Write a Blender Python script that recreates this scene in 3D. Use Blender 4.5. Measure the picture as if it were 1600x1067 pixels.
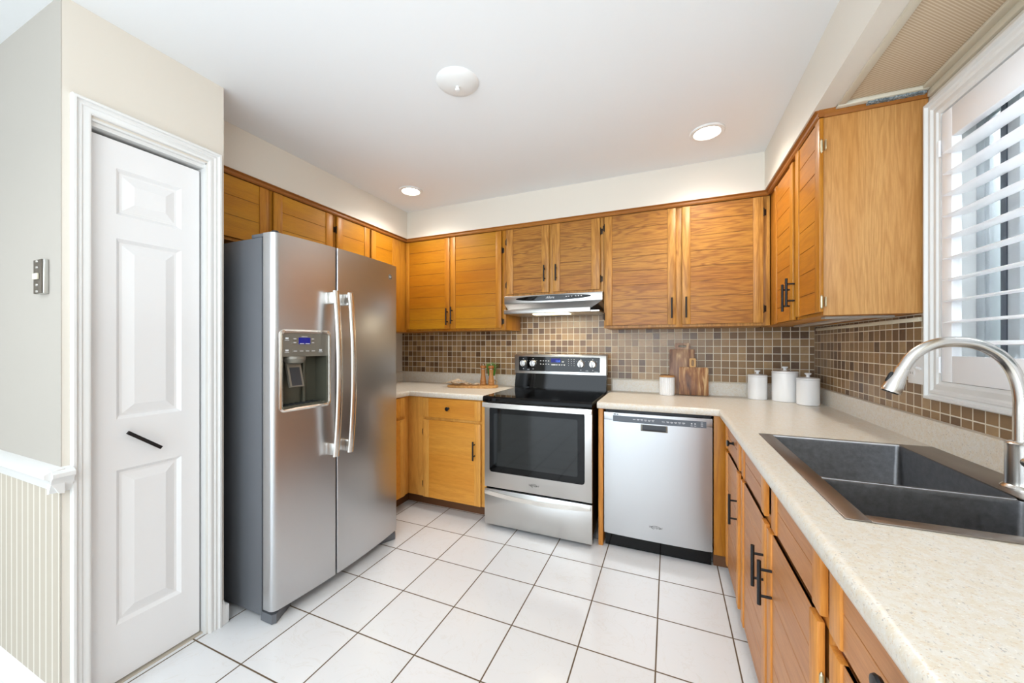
import bpy, bmesh, math, random
from mathutils import Vector, Matrix, Euler
random.seed(7)
D = bpy.data
SC = bpy.context.scene
COL = SC.collection
for o in list(D.objects):
    D.objects.remove(o)

# ------------------------------------------------------------------ camera
cam_d = D.cameras.new('camera'); cam = D.objects.new('camera', cam_d); COL.objects.link(cam)
cam_d.sensor_width = 36.0; cam_d.sensor_fit = 'HORIZONTAL'
cam_d.lens = 579.5 / 1600 * 36.0
cam_d.shift_y = 5.0 / 1600
cam_d.clip_start = 0.02
cam.location = (0, 0, 1.27)
cam.rotation_euler = (math.pi / 2, 0, 0.400)
SC.camera = cam

# ------------------------------------------------------------------ world, lights, exposure
W = D.worlds.new('world'); SC.world = W; W.use_nodes = True
bg = W.node_tree.nodes['Background']
bg.inputs[0].default_value = (0.80, 0.90, 1.0, 1); bg.inputs[1].default_value = 1.0
def area(name, loc, rot, sx, sy, power, col=(1, 1, 1)):
    l = D.lights.new(name, 'AREA'); l.shape = 'RECTANGLE'; l.size = sx; l.size_y = sy
    l.energy = power; l.color = col
    o = D.objects.new(name, l); COL.objects.link(o); o.location = loc; o.rotation_euler = rot
    return o
area('rear_fill', (-1.2, -3.3, 1.35), (math.radians(90), 0, 0), 3.4, 2.1, 42, (0.82, 0.92, 1.0))  # added fill panel at the unseen rear opening
area('left_fill', (-4.45, -2.1, 1.4), (0, math.radians(-90), 0), 1.7, 1.8, 16, (0.84, 0.93, 1.0))  # added fill light, the far left wall has no window
area('ceiling_fill', (-0.9, -1.0, 1.2), (math.radians(180), 0, 0), 2.6, 1.6, 1.5, (0.84, 0.93, 1.0))  # added up-facing fill behind the camera, brightens the ceiling
area('kitchen_fill', (-0.75, 1.1, 1.3), (math.radians(180), 0, 0), 1.3, 1.7, 2.7, (0.86, 0.94, 1.0))  # added up-facing fill in mid-kitchen, no fixture there
area('window_daylight', (1.9, 1.32, 3.3), (0, math.radians(38), 0), 1.6, 1.4, 130, (0.88, 0.94, 1.0))
_fl = area('front_fill', (-.25, -.55, 1.9), (0, 0, 0), 1.3, .9, 10, (0.88, 0.95, 1.0))  # added fill panel above the camera, lifts soffits and far ceiling
_fl.rotation_euler = Vector((-.22, 1, .22)).to_track_quat('-Z', 'Y').to_euler()
SC.view_settings.view_transform = 'Standard'
SC.view_settings.look = 'None'
SC.view_settings.gamma = 1.0
SC.view_settings.use_curve_mapping = False
SC.view_settings.exposure = 0.88

# ------------------------------------------------------------------ material helpers
def srgb(r, g, b):
    f = lambda c: (c / 255 / 12.92) if c <= 10.3 else ((c / 255 + 0.055) / 1.055) ** 2.4
    return (f(r), f(g), f(b), 1)
class NT:
    def __init__(s, name):
        s.m = D.materials.new(name); s.m.use_nodes = True; s.t = s.m.node_tree
        s.b = s.t.nodes['Principled BSDF']
    def n(s, typ, **kw):
        x = s.t.nodes.new(typ)
        for k, v in kw.items():
            if k.startswith('i_'):
                k = k[2:]; x.inputs[int(k) if k.isdigit() else k].default_value = v
            else: setattr(x, k, v)
        return x
    def l(s, a, b): s.t.links.new(a, b)
    def math(s, op, a, b=None, c=None):
        x = s.n('ShaderNodeMath', operation=op)
        for i, v in enumerate((a, b, c)):
            if v is None: continue
            if isinstance(v, (int, float)): x.inputs[i].default_value = v
            else: s.l(v, x.inputs[i])
        return x.outputs[0]
    def mix(s, fac, a, b):
        x = s.n('ShaderNodeMix', data_type='RGBA')
        for i, v in ((0, fac), (6, a), (7, b)):
            if isinstance(v, (int, float, tuple)): x.inputs[i].default_value = v
            else: s.l(v, x.inputs[i])
        return x.outputs[2]
    def pos(s): return s.n('ShaderNodeNewGeometry').outputs['Position']
    def scaled(s, sc):
        m = s.n('ShaderNodeMapping'); m.inputs['Scale'].default_value = sc
        s.l(s.pos(), m.inputs[0]); return m.outputs[0]
    def noise(s, vec, scale, detail=2, rough=.5, dist=0):
        x = s.n('ShaderNodeTexNoise'); x.inputs['Scale'].default_value = scale
        x.inputs['Detail'].default_value = detail; x.inputs['Roughness'].default_value = rough
        x.inputs['Distortion'].default_value = dist
        s.l(vec, x.inputs['Vector']); return x.outputs['Fac']
    def ramp(s, fac, stops):
        x = s.n('ShaderNodeValToRGB'); e = x.color_ramp.elements
        while len(e) < len(stops): e.new(.5)
        for i, (p, c) in enumerate(stops):
            e[i].position = p; e[i].color = c if isinstance(c, tuple) else (c, c, c, 1)
        s.l(fac, x.inputs[0]); return x.outputs[0]
    def set(s, **kw):
        for k, v in kw.items():
            k = k.replace('_', ' ')
            i = s.b.inputs[k]
            if isinstance(v, (int, float, tuple)): i.default_value = v
            else: s.l(v, i)
        return s
    def bump(s, h, strength=.3, dist=.002):
        x = s.n('ShaderNodeBump'); x.inputs['Strength'].default_value = strength
        x.inputs['Distance'].default_value = dist
        s.l(h, x.inputs['Height']); s.l(x.outputs[0], s.b.inputs['Normal'])

def plain(name, c, rough=.5, metal=0, **kw):
    t = NT(name); t.set(Base_Color=c, Roughness=rough, Metallic=metal, **kw); return t.m
def emit(name, c, strength):
    t = NT(name); t.set(Base_Color=(0, 0, 0, 1), Emission_Color=c, Emission_Strength=strength); return t.m
def wall_paint(name, c, rough=.55):
    t = NT(name); n = t.noise(t.pos(), 220, 2)
    t.set(Base_Color=c, Roughness=rough); t.bump(n, .06, .001); return t.m

def wood(name, light, mid, dark, axis='z', ring=1.0, fig=9.0, rough=.40, seed=0.0, sc=1.0):
    """oak: grain lines run along axis; cathedral figure from a stretched noise"""
    t = NT(name)
    st = {'x': (1.0, 10, 10), 'y': (10, 1.0, 10), 'z': (10, 10, 1.0)}[axis]
    if sc != 1.0: st = tuple(v if v == 1.0 else v * sc for v in st)
    mp = t.n('ShaderNodeMapping'); mp.inputs['Scale'].default_value = st
    mp.inputs['Location'].default_value = (seed, seed * 1.7, seed * .6)
    t.l(t.pos(), mp.inputs[0])
    n = t.noise(mp.outputs[0], .9, 3, .55, .3)
    rings = t.math('SINE', t.math('MULTIPLY', n, fig * 7))
    rings = t.math('MULTIPLY_ADD', rings, .5, .5)
    rings = t.math('POWER', rings, 2.2)
    fs = tuple({True: 16, False: 300}[ (axis == a) ] for a in 'xyz')
    m2 = t.n('ShaderNodeMapping'); m2.inputs['Scale'].default_value = fs
    t.l(t.pos(), m2.inputs[0])
    fib = t.noise(m2.outputs[0], 1, 3, .6)
    fib = t.ramp(fib, [(.38, 0.0), (.62, 1.0)])
    big = t.noise(mp.outputs[0], .35, 2)
    c = t.mix(t.ramp(big, [(.35, 0.0), (.65, 1.0)]), light, mid)
    c = t.mix(t.math('MULTIPLY', rings, .75 * ring), c, dark)
    c = t.mix(t.math('MULTIPLY', fib, .5 * (0.35 + .65 * ring)), c, dark)
    t.set(Base_Color=c, Roughness=rough, Coat_Weight=.08, Coat_Roughness=.25, Specular_IOR_Level=.3)
    t.bump(fib, .06, .0006)
    return t.m

def steel(name, c=(.60, .585, .57, 1), rough=.27, streak='y', amt=.012):
    t = NT(name)
    sc = {'y': (500, 6, 500), 'x': (6, 500, 500), 'z': (500, 500, 6)}[streak]
    n = t.noise(t.scaled(sc), 1, 2, .6)
    r = t.math('MULTIPLY_ADD', n, .06, rough - .03)
    t.set(Base_Color=c, Metallic=1.0, Roughness=r)
    return t.m

def mosaic(name, axis, a0, z0, p=.0508):
    t = NT(name)
    sep = t.n('ShaderNodeSeparateXYZ'); t.l(t.pos(), sep.inputs[0])
    u = t.math('DIVIDE', t.math('SUBTRACT', sep.outputs['XYZ'.index(axis.upper())], a0), p)
    v = t.math('DIVIDE', t.math('SUBTRACT', sep.outputs[2], z0), p)
    cu, cv = t.math('FLOOR', u), t.math('FLOOR', v)
    fu, fv = t.math('FRACT', u), t.math('FRACT', v)
    du = t.math('ABSOLUTE', t.math('SUBTRACT', fu, .5)); dv = t.math('ABSOLUTE', t.math('SUBTRACT', fv, .5))
    d = t.math('MAXIMUM', du, dv)
    grout = t.ramp(d, [(.448, 0.0), (.466, 1.0)])
    comb = t.n('ShaderNodeCombineXYZ'); t.l(cu, comb.inputs[0]); t.l(cv, comb.inputs[1])
    wn = t.n('ShaderNodeTexWhiteNoise', noise_dimensions='2D'); t.l(comb.outputs[0], wn.inputs['Vector'])
    col = t.ramp(wn.outputs['Value'], [(0, srgb(88, 62, 38)), (.15, srgb(112, 82, 50)), (.4, srgb(134, 104, 68)),
                                       (.7, srgb(150, 118, 78)), (1, srgb(168, 138, 98))])
    nn = t.noise(t.pos(), 60, 3)
    col = t.mix(t.math('MULTIPLY', t.ramp(nn, [(.35, 0.0), (.7, 1.0)]), .28), col, srgb(121, 95, 70))
    col = t.mix(grout, col, srgb(222, 214, 196))
    r = t.math('MULTIPLY_ADD', grout, .45, .3)
    t.set(Base_Color=col, Roughness=r)
    t.bump(t.math('SUBTRACT', 1.0, grout), .5, .0015)
    return t.m

def floor_tiles(name, x0, y0, p):
    t = NT(name)
    sep = t.n('ShaderNodeSeparateXYZ'); t.l(t.pos(), sep.inputs[0])
    u = t.math('DIVIDE', t.math('SUBTRACT', sep.outputs[0], x0), p)
    v = t.math('DIVIDE', t.math('SUBTRACT', sep.outputs[1], y0), p)
    du = t.math('ABSOLUTE', t.math('SUBTRACT', t.math('FRACT', u), .5))
    dv = t.math('ABSOLUTE', t.math('SUBTRACT', t.math('FRACT', v), .5))
    d = t.math('MAXIMUM', du, dv)
    grout = t.ramp(d, [(.4885, 0.0), (.4915, 1.0)])
    comb = t.n('ShaderNodeCombineXYZ'); t.l(t.math('FLOOR', u), comb.inputs[0]); t.l(t.math('FLOOR', v), comb.inputs[1])
    wn = t.n('ShaderNodeTexWhiteNoise', noise_dimensions='2D'); t.l(comb.outputs[0], wn.inputs['Vector'])
    nn = t.noise(t.pos(), 5, 5, .6, 1.5)
    vein = t.ramp(t.math('ABSOLUTE', t.math('SUBTRACT', nn, .5)), [(0, 1.0), (.012, 0.0)])
    c = t.mix(wn.outputs['Value'], srgb(230, 231, 232), srgb(225, 226, 227))
    c = t.mix(t.math('MULTIPLY', vein, .3), c, srgb(214, 209, 200))
    c = t.mix(grout, c, srgb(96, 78, 56))
    t.set(Base_Color=c, Roughness=t.math('MULTIPLY_ADD', grout, .6, .16))
    t.bump(t.math('SUBTRACT', 1.0, grout), .4, .001)
    return t.m

def laminate(name, base, k=1.0):
    t = NT(name)
    a = t.noise(t.pos(), 70, 3, .6); sp = t.noise(t.scaled((1, 1.6, 1)), 230, 3, .6)
    sp2 = t.noise(t.scaled((1.5, 1, 1)), 170, 3, .6)
    c = t.mix(t.ramp(a, [(.42, 0.0), (.62, 1.0)]), base, srgb(218, 208, 190))
    c = t.mix(t.math('MULTIPLY', t.ramp(sp, [(.60, 0.0), (.67, 1.0)]), .8 * k), c, srgb(206, 178, 142))
    c = t.mix(t.math('MULTIPLY', t.ramp(sp2, [(.63, 0.0), (.69, 1.0)]), .8 * k), c, srgb(164, 158, 152))
    c = t.mix(t.math('MULTIPLY', t.ramp(sp, [(.30, 1.0), (.38, 0.0)]), .6 * k), c, srgb(250, 248, 242))
    t.set(Base_Color=c, Roughness=.3)
    return t.m

def stripes(name, ang, pitch, w, c0, c1, soft=.08, axis=None, phase=0.0):
    t = NT(name)
    sep = t.n('ShaderNodeSeparateXYZ'); t.l(t.pos(), sep.inputs[0])
    u = t.math('ADD', t.math('MULTIPLY', sep.outputs[0], math.cos(ang)), t.math('MULTIPLY', sep.outputs[1], math.sin(ang)))
    f = t.math('FRACT', t.math('DIVIDE', t.math('SUBTRACT', u, phase), pitch))
    d = t.math('ABSOLUTE', t.math('SUBTRACT', f, .5))
    m = t.ramp(d, [(w / 2, 1.0), (w / 2 + soft, 0.0)])
    t.set(Base_Color=t.mix(m, c0, c1), Roughness=.6)
    return t.m

def board_wood(name, seed, cols, bands=28, axis='x'):
    t = NT(name)
    sep = t.n('ShaderNodeSeparateXYZ'); t.l(t.pos(), sep.inputs[0])
    mp = t.n('ShaderNodeMapping'); mp.inputs['Scale'].default_value = (1, 1, .12); mp.inputs['Location'].default_value = (seed, 0, 0)
    t.l(t.pos(), mp.inputs[0])
    n = t.noise(mp.outputs[0], bands, 3, .6, .8)
    c = t.ramp(n, [(.3, cols[0]), (.45, cols[1]), (.55, cols[2]), (.7, cols[3])])
    t.set(Base_Color=c, Roughness=.45)
    return t.m

M = {}
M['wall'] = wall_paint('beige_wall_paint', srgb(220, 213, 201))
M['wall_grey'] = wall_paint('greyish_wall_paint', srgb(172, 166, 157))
M['ceil'] = wall_paint('ceiling_paint', srgb(232, 234, 235), .7)
M['white'] = plain('white_gloss_paint', srgb(228, 228, 226), .36)
M['door_white'] = plain('white_door_paint', srgb(236, 236, 236), .36)
M['shutter'] = plain('shutter_white', srgb(246, 246, 248), .3)
M['soffit_trim'] = plain('cream_trim_paint', srgb(214, 208, 190), .5)
M['paper'] = stripes('soffit_striped_paper', math.radians(131), .0066, .18, srgb(186, 164, 136), srgb(212, 196, 170), .2)
M['bead'] = stripes('striped_wainscot_paper', 0, .0500, .13, srgb(184, 174, 158), srgb(212, 206, 194), .05, phase=-1.9283 - .025)
M['floor'] = floor_tiles('white_ceramic_floor', .8428 * .30383, 7.088 * .30383, .30383)
M['mos_b'] = mosaic('mosaic_back', 'x', -1.535, 1.0545)
M['mos_r'] = mosaic('mosaic_right', 'y', 1.9932, 1.0303)
M['lam'] = laminate('speckled_laminate', srgb(222, 217, 207))
# oak tints: own wood tone plus each run's light put into the colour
M['honey_h'] = wood('honey_wood_horizontal', srgb(196, 138, 30), srgb(184, 118, 20), srgb(144, 84, 14), 'y', .25, 4)
M['honey_hx'] = wood('honey_wood_horizontal_back', srgb(184, 128, 26), srgb(172, 106, 17), srgb(136, 74, 12), 'x', .28, 4)
M['honey_v'] = wood('honey_wood_vertical', srgb(194, 134, 42), srgb(180, 112, 27), srgb(142, 78, 19), 'z', .45, 6)
M['base_h'] = wood('honey_horizontal_lightened', srgb(226, 162, 68), srgb(214, 140, 48), srgb(176, 104, 34), 'x', .28, 5, seed=.7)  # lightened honey copy, makes up for weak light below the worktop
M['base_v'] = wood('honey_vertical_lightened', srgb(234, 180, 92), srgb(222, 158, 70), srgb(184, 118, 50), 'z', .4, 6, seed=.9)
M['oak_h'] = wood('oak_horizontal', srgb(182, 128, 52), srgb(170, 110, 38), srgb(116, 66, 20), 'x', .8, 12, seed=3.1)
M['oak_v'] = wood('oak_vertical', srgb(202, 148, 74), srgb(188, 130, 58), srgb(134, 82, 30), 'z', .75, 9, seed=1.3)
M['oak_end'] = wood('oak_end_panel', srgb(208, 158, 98), srgb(196, 138, 74), srgb(164, 108, 52), 'z', .5, 12, seed=5.2, sc=1.7)
M['oak_y'] = wood('honey_right_horizontal', srgb(192, 126, 36), srgb(178, 108, 24), srgb(140, 78, 18), 'y', .4, 6, seed=2.2)
M['brown_y'] = wood('brown_oak_horizontal', srgb(200, 140, 88), srgb(188, 126, 74), srgb(158, 98, 54), 'y', .35, 6, seed=4.4)
M['brown_v'] = wood('brown_oak_vertical', srgb(226, 158, 76), srgb(212, 138, 58), srgb(172, 100, 38), 'z', .45, 8, seed=6.0)
M['crown'] = wood('dark_crown_wood', srgb(172, 112, 44), srgb(154, 94, 34), srgb(112, 62, 24), 'x', .3, 4)
M['crown_y'] = wood('dark_crown_wood_side', srgb(164, 104, 44), srgb(146, 86, 34), srgb(110, 60, 24), 'y', .3, 4)
M['kick'] = plain('toe_kick_brown', srgb(104, 66, 36), .5)
M['black'] = plain('black_handle', srgb(26, 27, 30), .38, .3)
M['hinge'] = plain('bronze_hinge', srgb(62, 50, 40), .4, .8)
M['hinge_l'] = plain('brass_hinge', srgb(200, 190, 160), .35, .8)
M['knob'] = plain('knob_metal', (.50, .50, .49, 1), .35, 1)
M['steel_f'] = plain('fridge_steel', (.56, .565, .575, 1), .31, 1)
M['steel_r'] = steel('range_steel', (.56, .555, .54, 1), .3, 'x')
M['steel_d'] = steel('dishwasher_steel', (.54, .55, .56, 1), .3, 'z')
M['chrome'] = steel('satin_nickel', (.72, .71, .69, 1), .22, 'z', .02)
M['handle_s'] = steel('satin_handle', (.78, .76, .72, 1), .24, 'z', .02)
t = NT('sink_steel'); nz = t.noise(t.pos(), 55, 6, .75)
t.set(Base_Color=t.ramp(nz, [(.3, (.19, .19, .195, 1)), (.72, (.27, .27, .28, 1))]), Metallic=1.0, Roughness=t.math('MULTIPLY_ADD', nz, .3, .22)); M['sink'] = t.m
M['sinkrim'] = steel('sink_rim', (.26, .225, .20, 1), .34, 'y', .05)
M['sink_glint'] = plain('edge_glint_paint', (.8, .8, .8, 1), .45, .2)  # pale colour stands in for the highlight along the sink edges
M['fr_side'] = plain('fridge_grey_side', srgb(100, 103, 108), .42, .1)
M['fr_dark'] = plain('dark_grey_gasket', srgb(48, 51, 56), .5)
M['fr_panel'] = plain('taupe_dispenser_plastic', srgb(128, 124, 114), .4, .3)
M['fr_cav'] = plain('dispenser_cavity', srgb(92, 92, 80), .35, .3)
M['gblack'] = plain('black_glass', srgb(4, 4, 5), .04, IOR=1.4)
M['bblack'] = plain('black_enamel', srgb(4, 4, 5), .05, IOR=1.35)
M['ovenwin'] = plain('oven_window_glass', srgb(26, 29, 29), .05, IOR=1.45)
M['white_ink'] = plain('white_print', srgb(220, 222, 224), .5)
M['grey_ink'] = plain('grey_print', srgb(130, 126, 118), .5)
M['dkink'] = plain('dark_print', srgb(70, 68, 64), .5)
M['display'] = emit('blue_display', (.01, .015, .35, 1), .35)
M['digit'] = emit('blue_digit', (.1, .25, 1, 1), 1.0)
M['dw_panel'] = plain('dishwasher_grey_panel', srgb(98, 104, 112), .4)
M['ceramic'] = plain('white_ceramic', srgb(238, 239, 240), .18)
M['lid'] = plain('bamboo_lid', srgb(196, 146, 92), .5)
M['lamp'] = emit('lamp_glow', (1, .95, .86, 1), 14)
M['hoodlamp'] = emit('hood_lamp_glow', (1, .84, .5, 1), 3)
M['gap_shade'] = plain('painted_gap_shade', srgb(18, 17, 16), .8)  # near-black colour stands in for the shade in gaps
M['plate'] = plain('white_switch_plate', srgb(236, 236, 236), .35)
M['toggle'] = plain('ivory_toggle', srgb(232, 226, 204), .4)
M['sw_metal'] = plain('dark_switch_metal', srgb(96, 88, 78), .45, .6)
M['silver'] = plain('silver_screw', srgb(200, 200, 196), .3, .9)
M['torn'] = None
t = NT('torn_grey_paper'); nz = t.noise(t.pos(), 90, 4, .7, 1)
t.set(Base_Color=t.ramp(nz, [(.38, srgb(70, 84, 92)), (.5, srgb(120, 132, 138)), (.62, srgb(178, 184, 184))]), Roughness=.8); M['torn'] = t.m
M['raceway'] = plain('cream_raceway', srgb(226, 218, 196), .4)
M['uc_alu'] = plain('undercabinet_grey_strip', srgb(168, 160, 150), .5)
M['board1'] = board_wood('walnut_board', 0, (srgb(92, 62, 46), srgb(134, 98, 76), srgb(160, 124, 96), srgb(206, 176, 138)), 26)
M['board2'] = board_wood('acacia_board', 2.7, (srgb(78, 46, 26), srgb(140, 90, 50), srgb(172, 122, 74), srgb(222, 190, 140)), 34)
M['board_h'] = plain('pale_board_handle', srgb(204, 158, 92), .45)
t = NT('bark_tray_wood'); nz = t.noise(t.pos(), 40, 4, .6, .5)
t.set(Base_Color=t.ramp(nz, [(.35, srgb(176, 124, 66)), (.6, srgb(208, 160, 98))]), Roughness=.5); M['tray'] = t.m
M['mill'] = wood('mill_wood', srgb(176, 126, 74), srgb(160, 108, 58), srgb(128, 80, 38), 'z', .3, 5)
M['mill_top'] = plain('mill_cap_wood', srgb(158, 98, 44), .3)
t = NT('crumpled_kraft'); nz = t.noise(t.pos(), 60, 3, .6, 1)
t.set(Base_Color=t.ramp(nz, [(.35, srgb(206, 176, 138)), (.6, srgb(244, 230, 208))]), Roughness=.7); M['kraft'] = t.m
M['pot'] = plain('white_pot', srgb(214, 216, 222), .3)
M['grass'] = plain('grass_green', srgb(84, 156, 58), .5)
M['rope'] = plain('jute', srgb(196, 164, 116), .8)
t = NT('window_glass'); t.set(Base_Color=(.97, .99, .98, 1), Roughness=.0, Transmission_Weight=1.0, IOR=1.05); M['glass'] = t.m
M['winframe'] = plain('window_vinyl', srgb(176, 182, 186), .4)
M['gasket'] = plain('window_gasket', srgb(72, 80, 90), .5)
M['siding'] = stripes('neighbour_siding', math.radians(90), 100, .01, srgb(92, 102, 102), srgb(92, 102, 102))
M['grassout'] = plain('yard', srgb(120, 130, 100), .9)
M['patio_frame'] = plain('patio_frame', srgb(235, 235, 235), .4)

# ------------------------------------------------------------------ mesh helpers
class MB:
    def __init__(s, xf=None):
        s.bm = bmesh.new(); s.xf = xf
    def _mat(s, before, m):
        for f in s.bm.faces:
            if f.index == -1 or f not in before: pass
    def box(s, x0, x1, y0, y1, z0, z1, m=0, bev=0.0, seg=2):
        if x0 > x1: x0, x1 = x1, x0
        if y0 > y1: y0, y1 = y1, y0
        if z0 > z1: z0, z1 = z1, z0
        bm = s.bm
        vs = [bm.verts.new((x, y, z)) for x in (x0, x1) for y in (y0, y1) for z in (z0, z1)]
        q = [(0, 1, 3, 2), (4, 6, 7, 5), (0, 4, 5, 1), (2, 3, 7, 6), (0, 2, 6, 4), (1, 5, 7, 3)]
        fs = [bm.faces.new([vs[i] for i in a]) for a in q]
        for f in fs: f.material_index = m
        if bev > 0:
            ed = list({e for f in fs for e in f.edges})
            r = bmesh.ops.bevel(bm, geom=ed, offset=bev, segments=seg, affect='EDGES', profile=.5, clamp_overlap=True)
            for f in r['faces']: f.material_index = m
        return s
    def prism(s, pts, axis, a0, a1, m=0, bev=0.0):
        """pts: 2d polygon; axis 'x': pts=(y,z); 'y': (x,z); 'z': (x,y)"""
        bm = s.bm
        def mk(p, a):
            return {'x': (a, p[0], p[1]), 'y': (p[0], a, p[1]), 'z': (p[0], p[1], a)}[axis]
        A = [bm.verts.new(mk(p, a0)) for p in pts]; B = [bm.verts.new(mk(p, a1)) for p in pts]
        fs = [bm.faces.new(A), bm.faces.new(B[::-1])]
        n = len(pts)
        for i in range(n): fs.append(bm.faces.new([A[i], B[i], B[(i + 1) % n], A[(i + 1) % n]]))
        for f in fs: f.material_index = m
        if bev > 0:
            ed = list({e for f in fs[:2] for e in f.edges})
            r = bmesh.ops.bevel(bm, geom=ed, offset=bev, segments=2, affect='EDGES', profile=.5, clamp_overlap=True)
            for f in r['faces']: f.material_index = m
        return s
    def lathe(s, prof, c, n=32, m=0, axis='z', mm=None):
        """prof: list of (r, h)"""
        bm = s.bm; rings = []
        for r, h in prof:
            ring = []
            if r < 1e-6:
                p = (0, 0, h)
                ring = [bm.verts.new(s._ax(p, c, axis))]
            else:
                for i in range(n):
                    a = 2 * math.pi * i / n
                    ring.append(bm.verts.new(s._ax((r * math.cos(a), r * math.sin(a), h), c, axis)))
            rings.append(ring)
        for k in range(len(rings) - 1):
            A, B = rings[k], rings[k + 1]
            mi = m if mm is None else mm[k]
            for i in range(n):
                j = (i + 1) % n
                if len(A) == 1 and len(B) == 1: break
                if len(A) == 1: f = bm.faces.new([A[0], B[i], B[j]])
                elif len(B) == 1: f = bm.faces.new([A[i], B[0], A[j]])
                else: f = bm.faces.new([A[i], B[i], B[j], A[j]])
                f.material_index = mi
        for ring in (rings[0], rings[-1]):
            if len(ring) > 2:
                f = bm.faces.new(ring); f.material_index = m
        return s
    def _ax(s, p, c, axis):
        x, y, z = p
        if axis == 'z': q = (x, y, z)
        elif axis == 'y': q = (x, z, y)
        else: q = (z, x, y)
        return (q[0] + c[0], q[1] + c[1], q[2] + c[2])
    def tube(s, pts, r, n=12, m=0, flat=1.0, up=None):
        """sweep; r scalar or list"""
        bm = s.bm; P = [Vector(p) for p in pts]; rings = []
        R = r if isinstance(r, (list, tuple)) else [r] * len(P)
        prev = None
        for i, p in enumerate(P):
            t = (P[min(i + 1, len(P) - 1)] - P[max(i - 1, 0)]).normalized()
            if prev is None:
                ref = Vector(up) if up else (Vector((0, 0, 1)) if abs(t.z) < .9 else Vector((0, 1, 0)))
            else: ref = prev
            nn = (ref - t * ref.dot(t)).normalized(); bb = t.cross(nn)
            prev = nn
            rings.append([bm.verts.new(p + nn * math.cos(2 * math.pi * k / n) * R[i] + bb * math.sin(2 * math.pi * k / n) * R[i] * flat) for k in range(n)])
        for a, b in zip(rings, rings[1:]):
            for k in range(n):
                f = bm.faces.new([a[k], a[(k + 1) % n], b[(k + 1) % n], b[k]]); f.material_index = m
        for rg in (rings[0], rings[-1]):
            f = bm.faces.new(rg); f.material_index = m
        return s
    def build(s, name, mats, parent=None, smooth=True, ang=35):
        bm = s.bm
        if s.xf:
            for v in bm.verts: v.co = s.xf(v.co)
        bmesh.ops.recalc_face_normals(bm, faces=bm.faces[:])
        if parent is not None: org = parent['_org']
        else:
            xs = [v.co for v in bm.verts]
            lo = Vector((min(v.x for v in xs), min(v.y for v in xs), min(v.z for v in xs)))
            hi = Vector((max(v.x for v in xs), max(v.y for v in xs), max(v.z for v in xs)))
            org = ((lo.x + hi.x) / 2, (lo.y + hi.y) / 2, lo.z)
        o3 = Vector(org)
        for v in bm.verts: v.co -= o3
        me = D.meshes.new(name); bm.to_mesh(me); bm.free()
        if smooth:
            me.polygons.foreach_set('use_smooth', [True] * len(me.polygons))
            me.set_sharp_from_angle(angle=math.radians(ang))
        for m in (mats if isinstance(mats, (list, tuple)) else [mats]): me.materials.append(m)
        o = D.objects.new(name, me); COL.objects.link(o)
        if parent is not None: o.parent = parent
        else: o.location = o3
        o['_org'] = tuple(org)
        return o
def thing(name, label, cat, loc, group=None):
    o = D.objects.new(name, None); COL.objects.link(o); o.location = loc; o.empty_display_size = .05
    o['_org'] = tuple(loc); o['label'] = label; o['category'] = cat
    if group: o['group'] = group
    return o
def tag(o, label, cat, group=None):
    o['label'] = label; o['category'] = cat
    if group: o['group'] = group
    return o
def struct(o):
    o['kind'] = 'structure'; return o
def text(txt, size, name, mat, parent, place, ext=.0004, shear=0, align='CENTER'):
    """flat lettering turned into a mesh; place maps (x,y,z_out) text coords to world"""
    cu = D.curves.new(name, 'FONT'); cu.body = txt; cu.size = size; cu.extrude = ext; cu.shear = shear
    cu.align_x = align; cu.align_y = 'CENTER'; cu.resolution_u = 3
    to = D.objects.new(name + '_tmp', cu); COL.objects.link(to)
    dg = bpy.context.evaluated_depsgraph_get(); dg.update()
    me = D.meshes.new_from_object(to.evaluated_get(dg))
    D.objects.remove(to); D.curves.remove(cu)
    org = Vector(parent['_org'])
    for v in me.vertices: v.co = Vector(place(v.co.x, v.co.y, v.co.z)) - org
    me.materials.clear(); me.materials.append(mat)
    o = D.objects.new(name, me); COL.objects.link(o); o.parent = parent; o['_org'] = tuple(org)
    return o

# face frames: local (u, d, z) -> world; d = distance out of the face plane into the room
def faceB(plane): return lambda v: Vector((v.x, plane - v.y, v.z))
def faceR(plane): return lambda v: Vector((plane - v.y, v.x, v.z))
def faceL(plane): return lambda v: Vector((plane + v.y, v.x, v.z))

WY = 3.02      # back wall
WX = .885      # right wall
LX = -2.475    # left wall (kitchen part)
CZ = 2.44
PX = -1.87     # pantry wall plane
PY = .554      # wall beside the pantry

# ------------------------------------------------------------------ the room
YR = -3.4; XL = -4.6
struct(MB().box(XL - .1, WX + .12, YR - .1, WY + .1, -.1, 0).build('floor', M['floor'], smooth=False))
struct(MB().box(XL - .1, WX + .12, YR - .1, WY + .1, CZ, CZ + .1).build('ceiling', M['ceil'], smooth=False))
struct(MB().box(LX - .1, WX + .12, WY, WY + .1, 0, CZ).build('wall_back', M['wall'], smooth=False))
wy0, wy1, wz0, wz1 = .905, 1.785, 1.125, 2.075     # window opening
b = MB()
b.box(WX, WX + .12, YR, wy0, 0, CZ); b.box(WX, WX + .12, wy1, WY, 0, CZ)
b.box(WX, WX + .12, wy0, wy1, 0, wz0); b.box(WX, WX + .12, wy0, wy1, wz1, CZ)
struct(b.build('wall_right', M['wall'], smooth=False))
struct(MB().box(LX - .1, LX, 1.046, WY, 0, CZ).build('wall_left', M['wall'], smooth=False))
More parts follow.
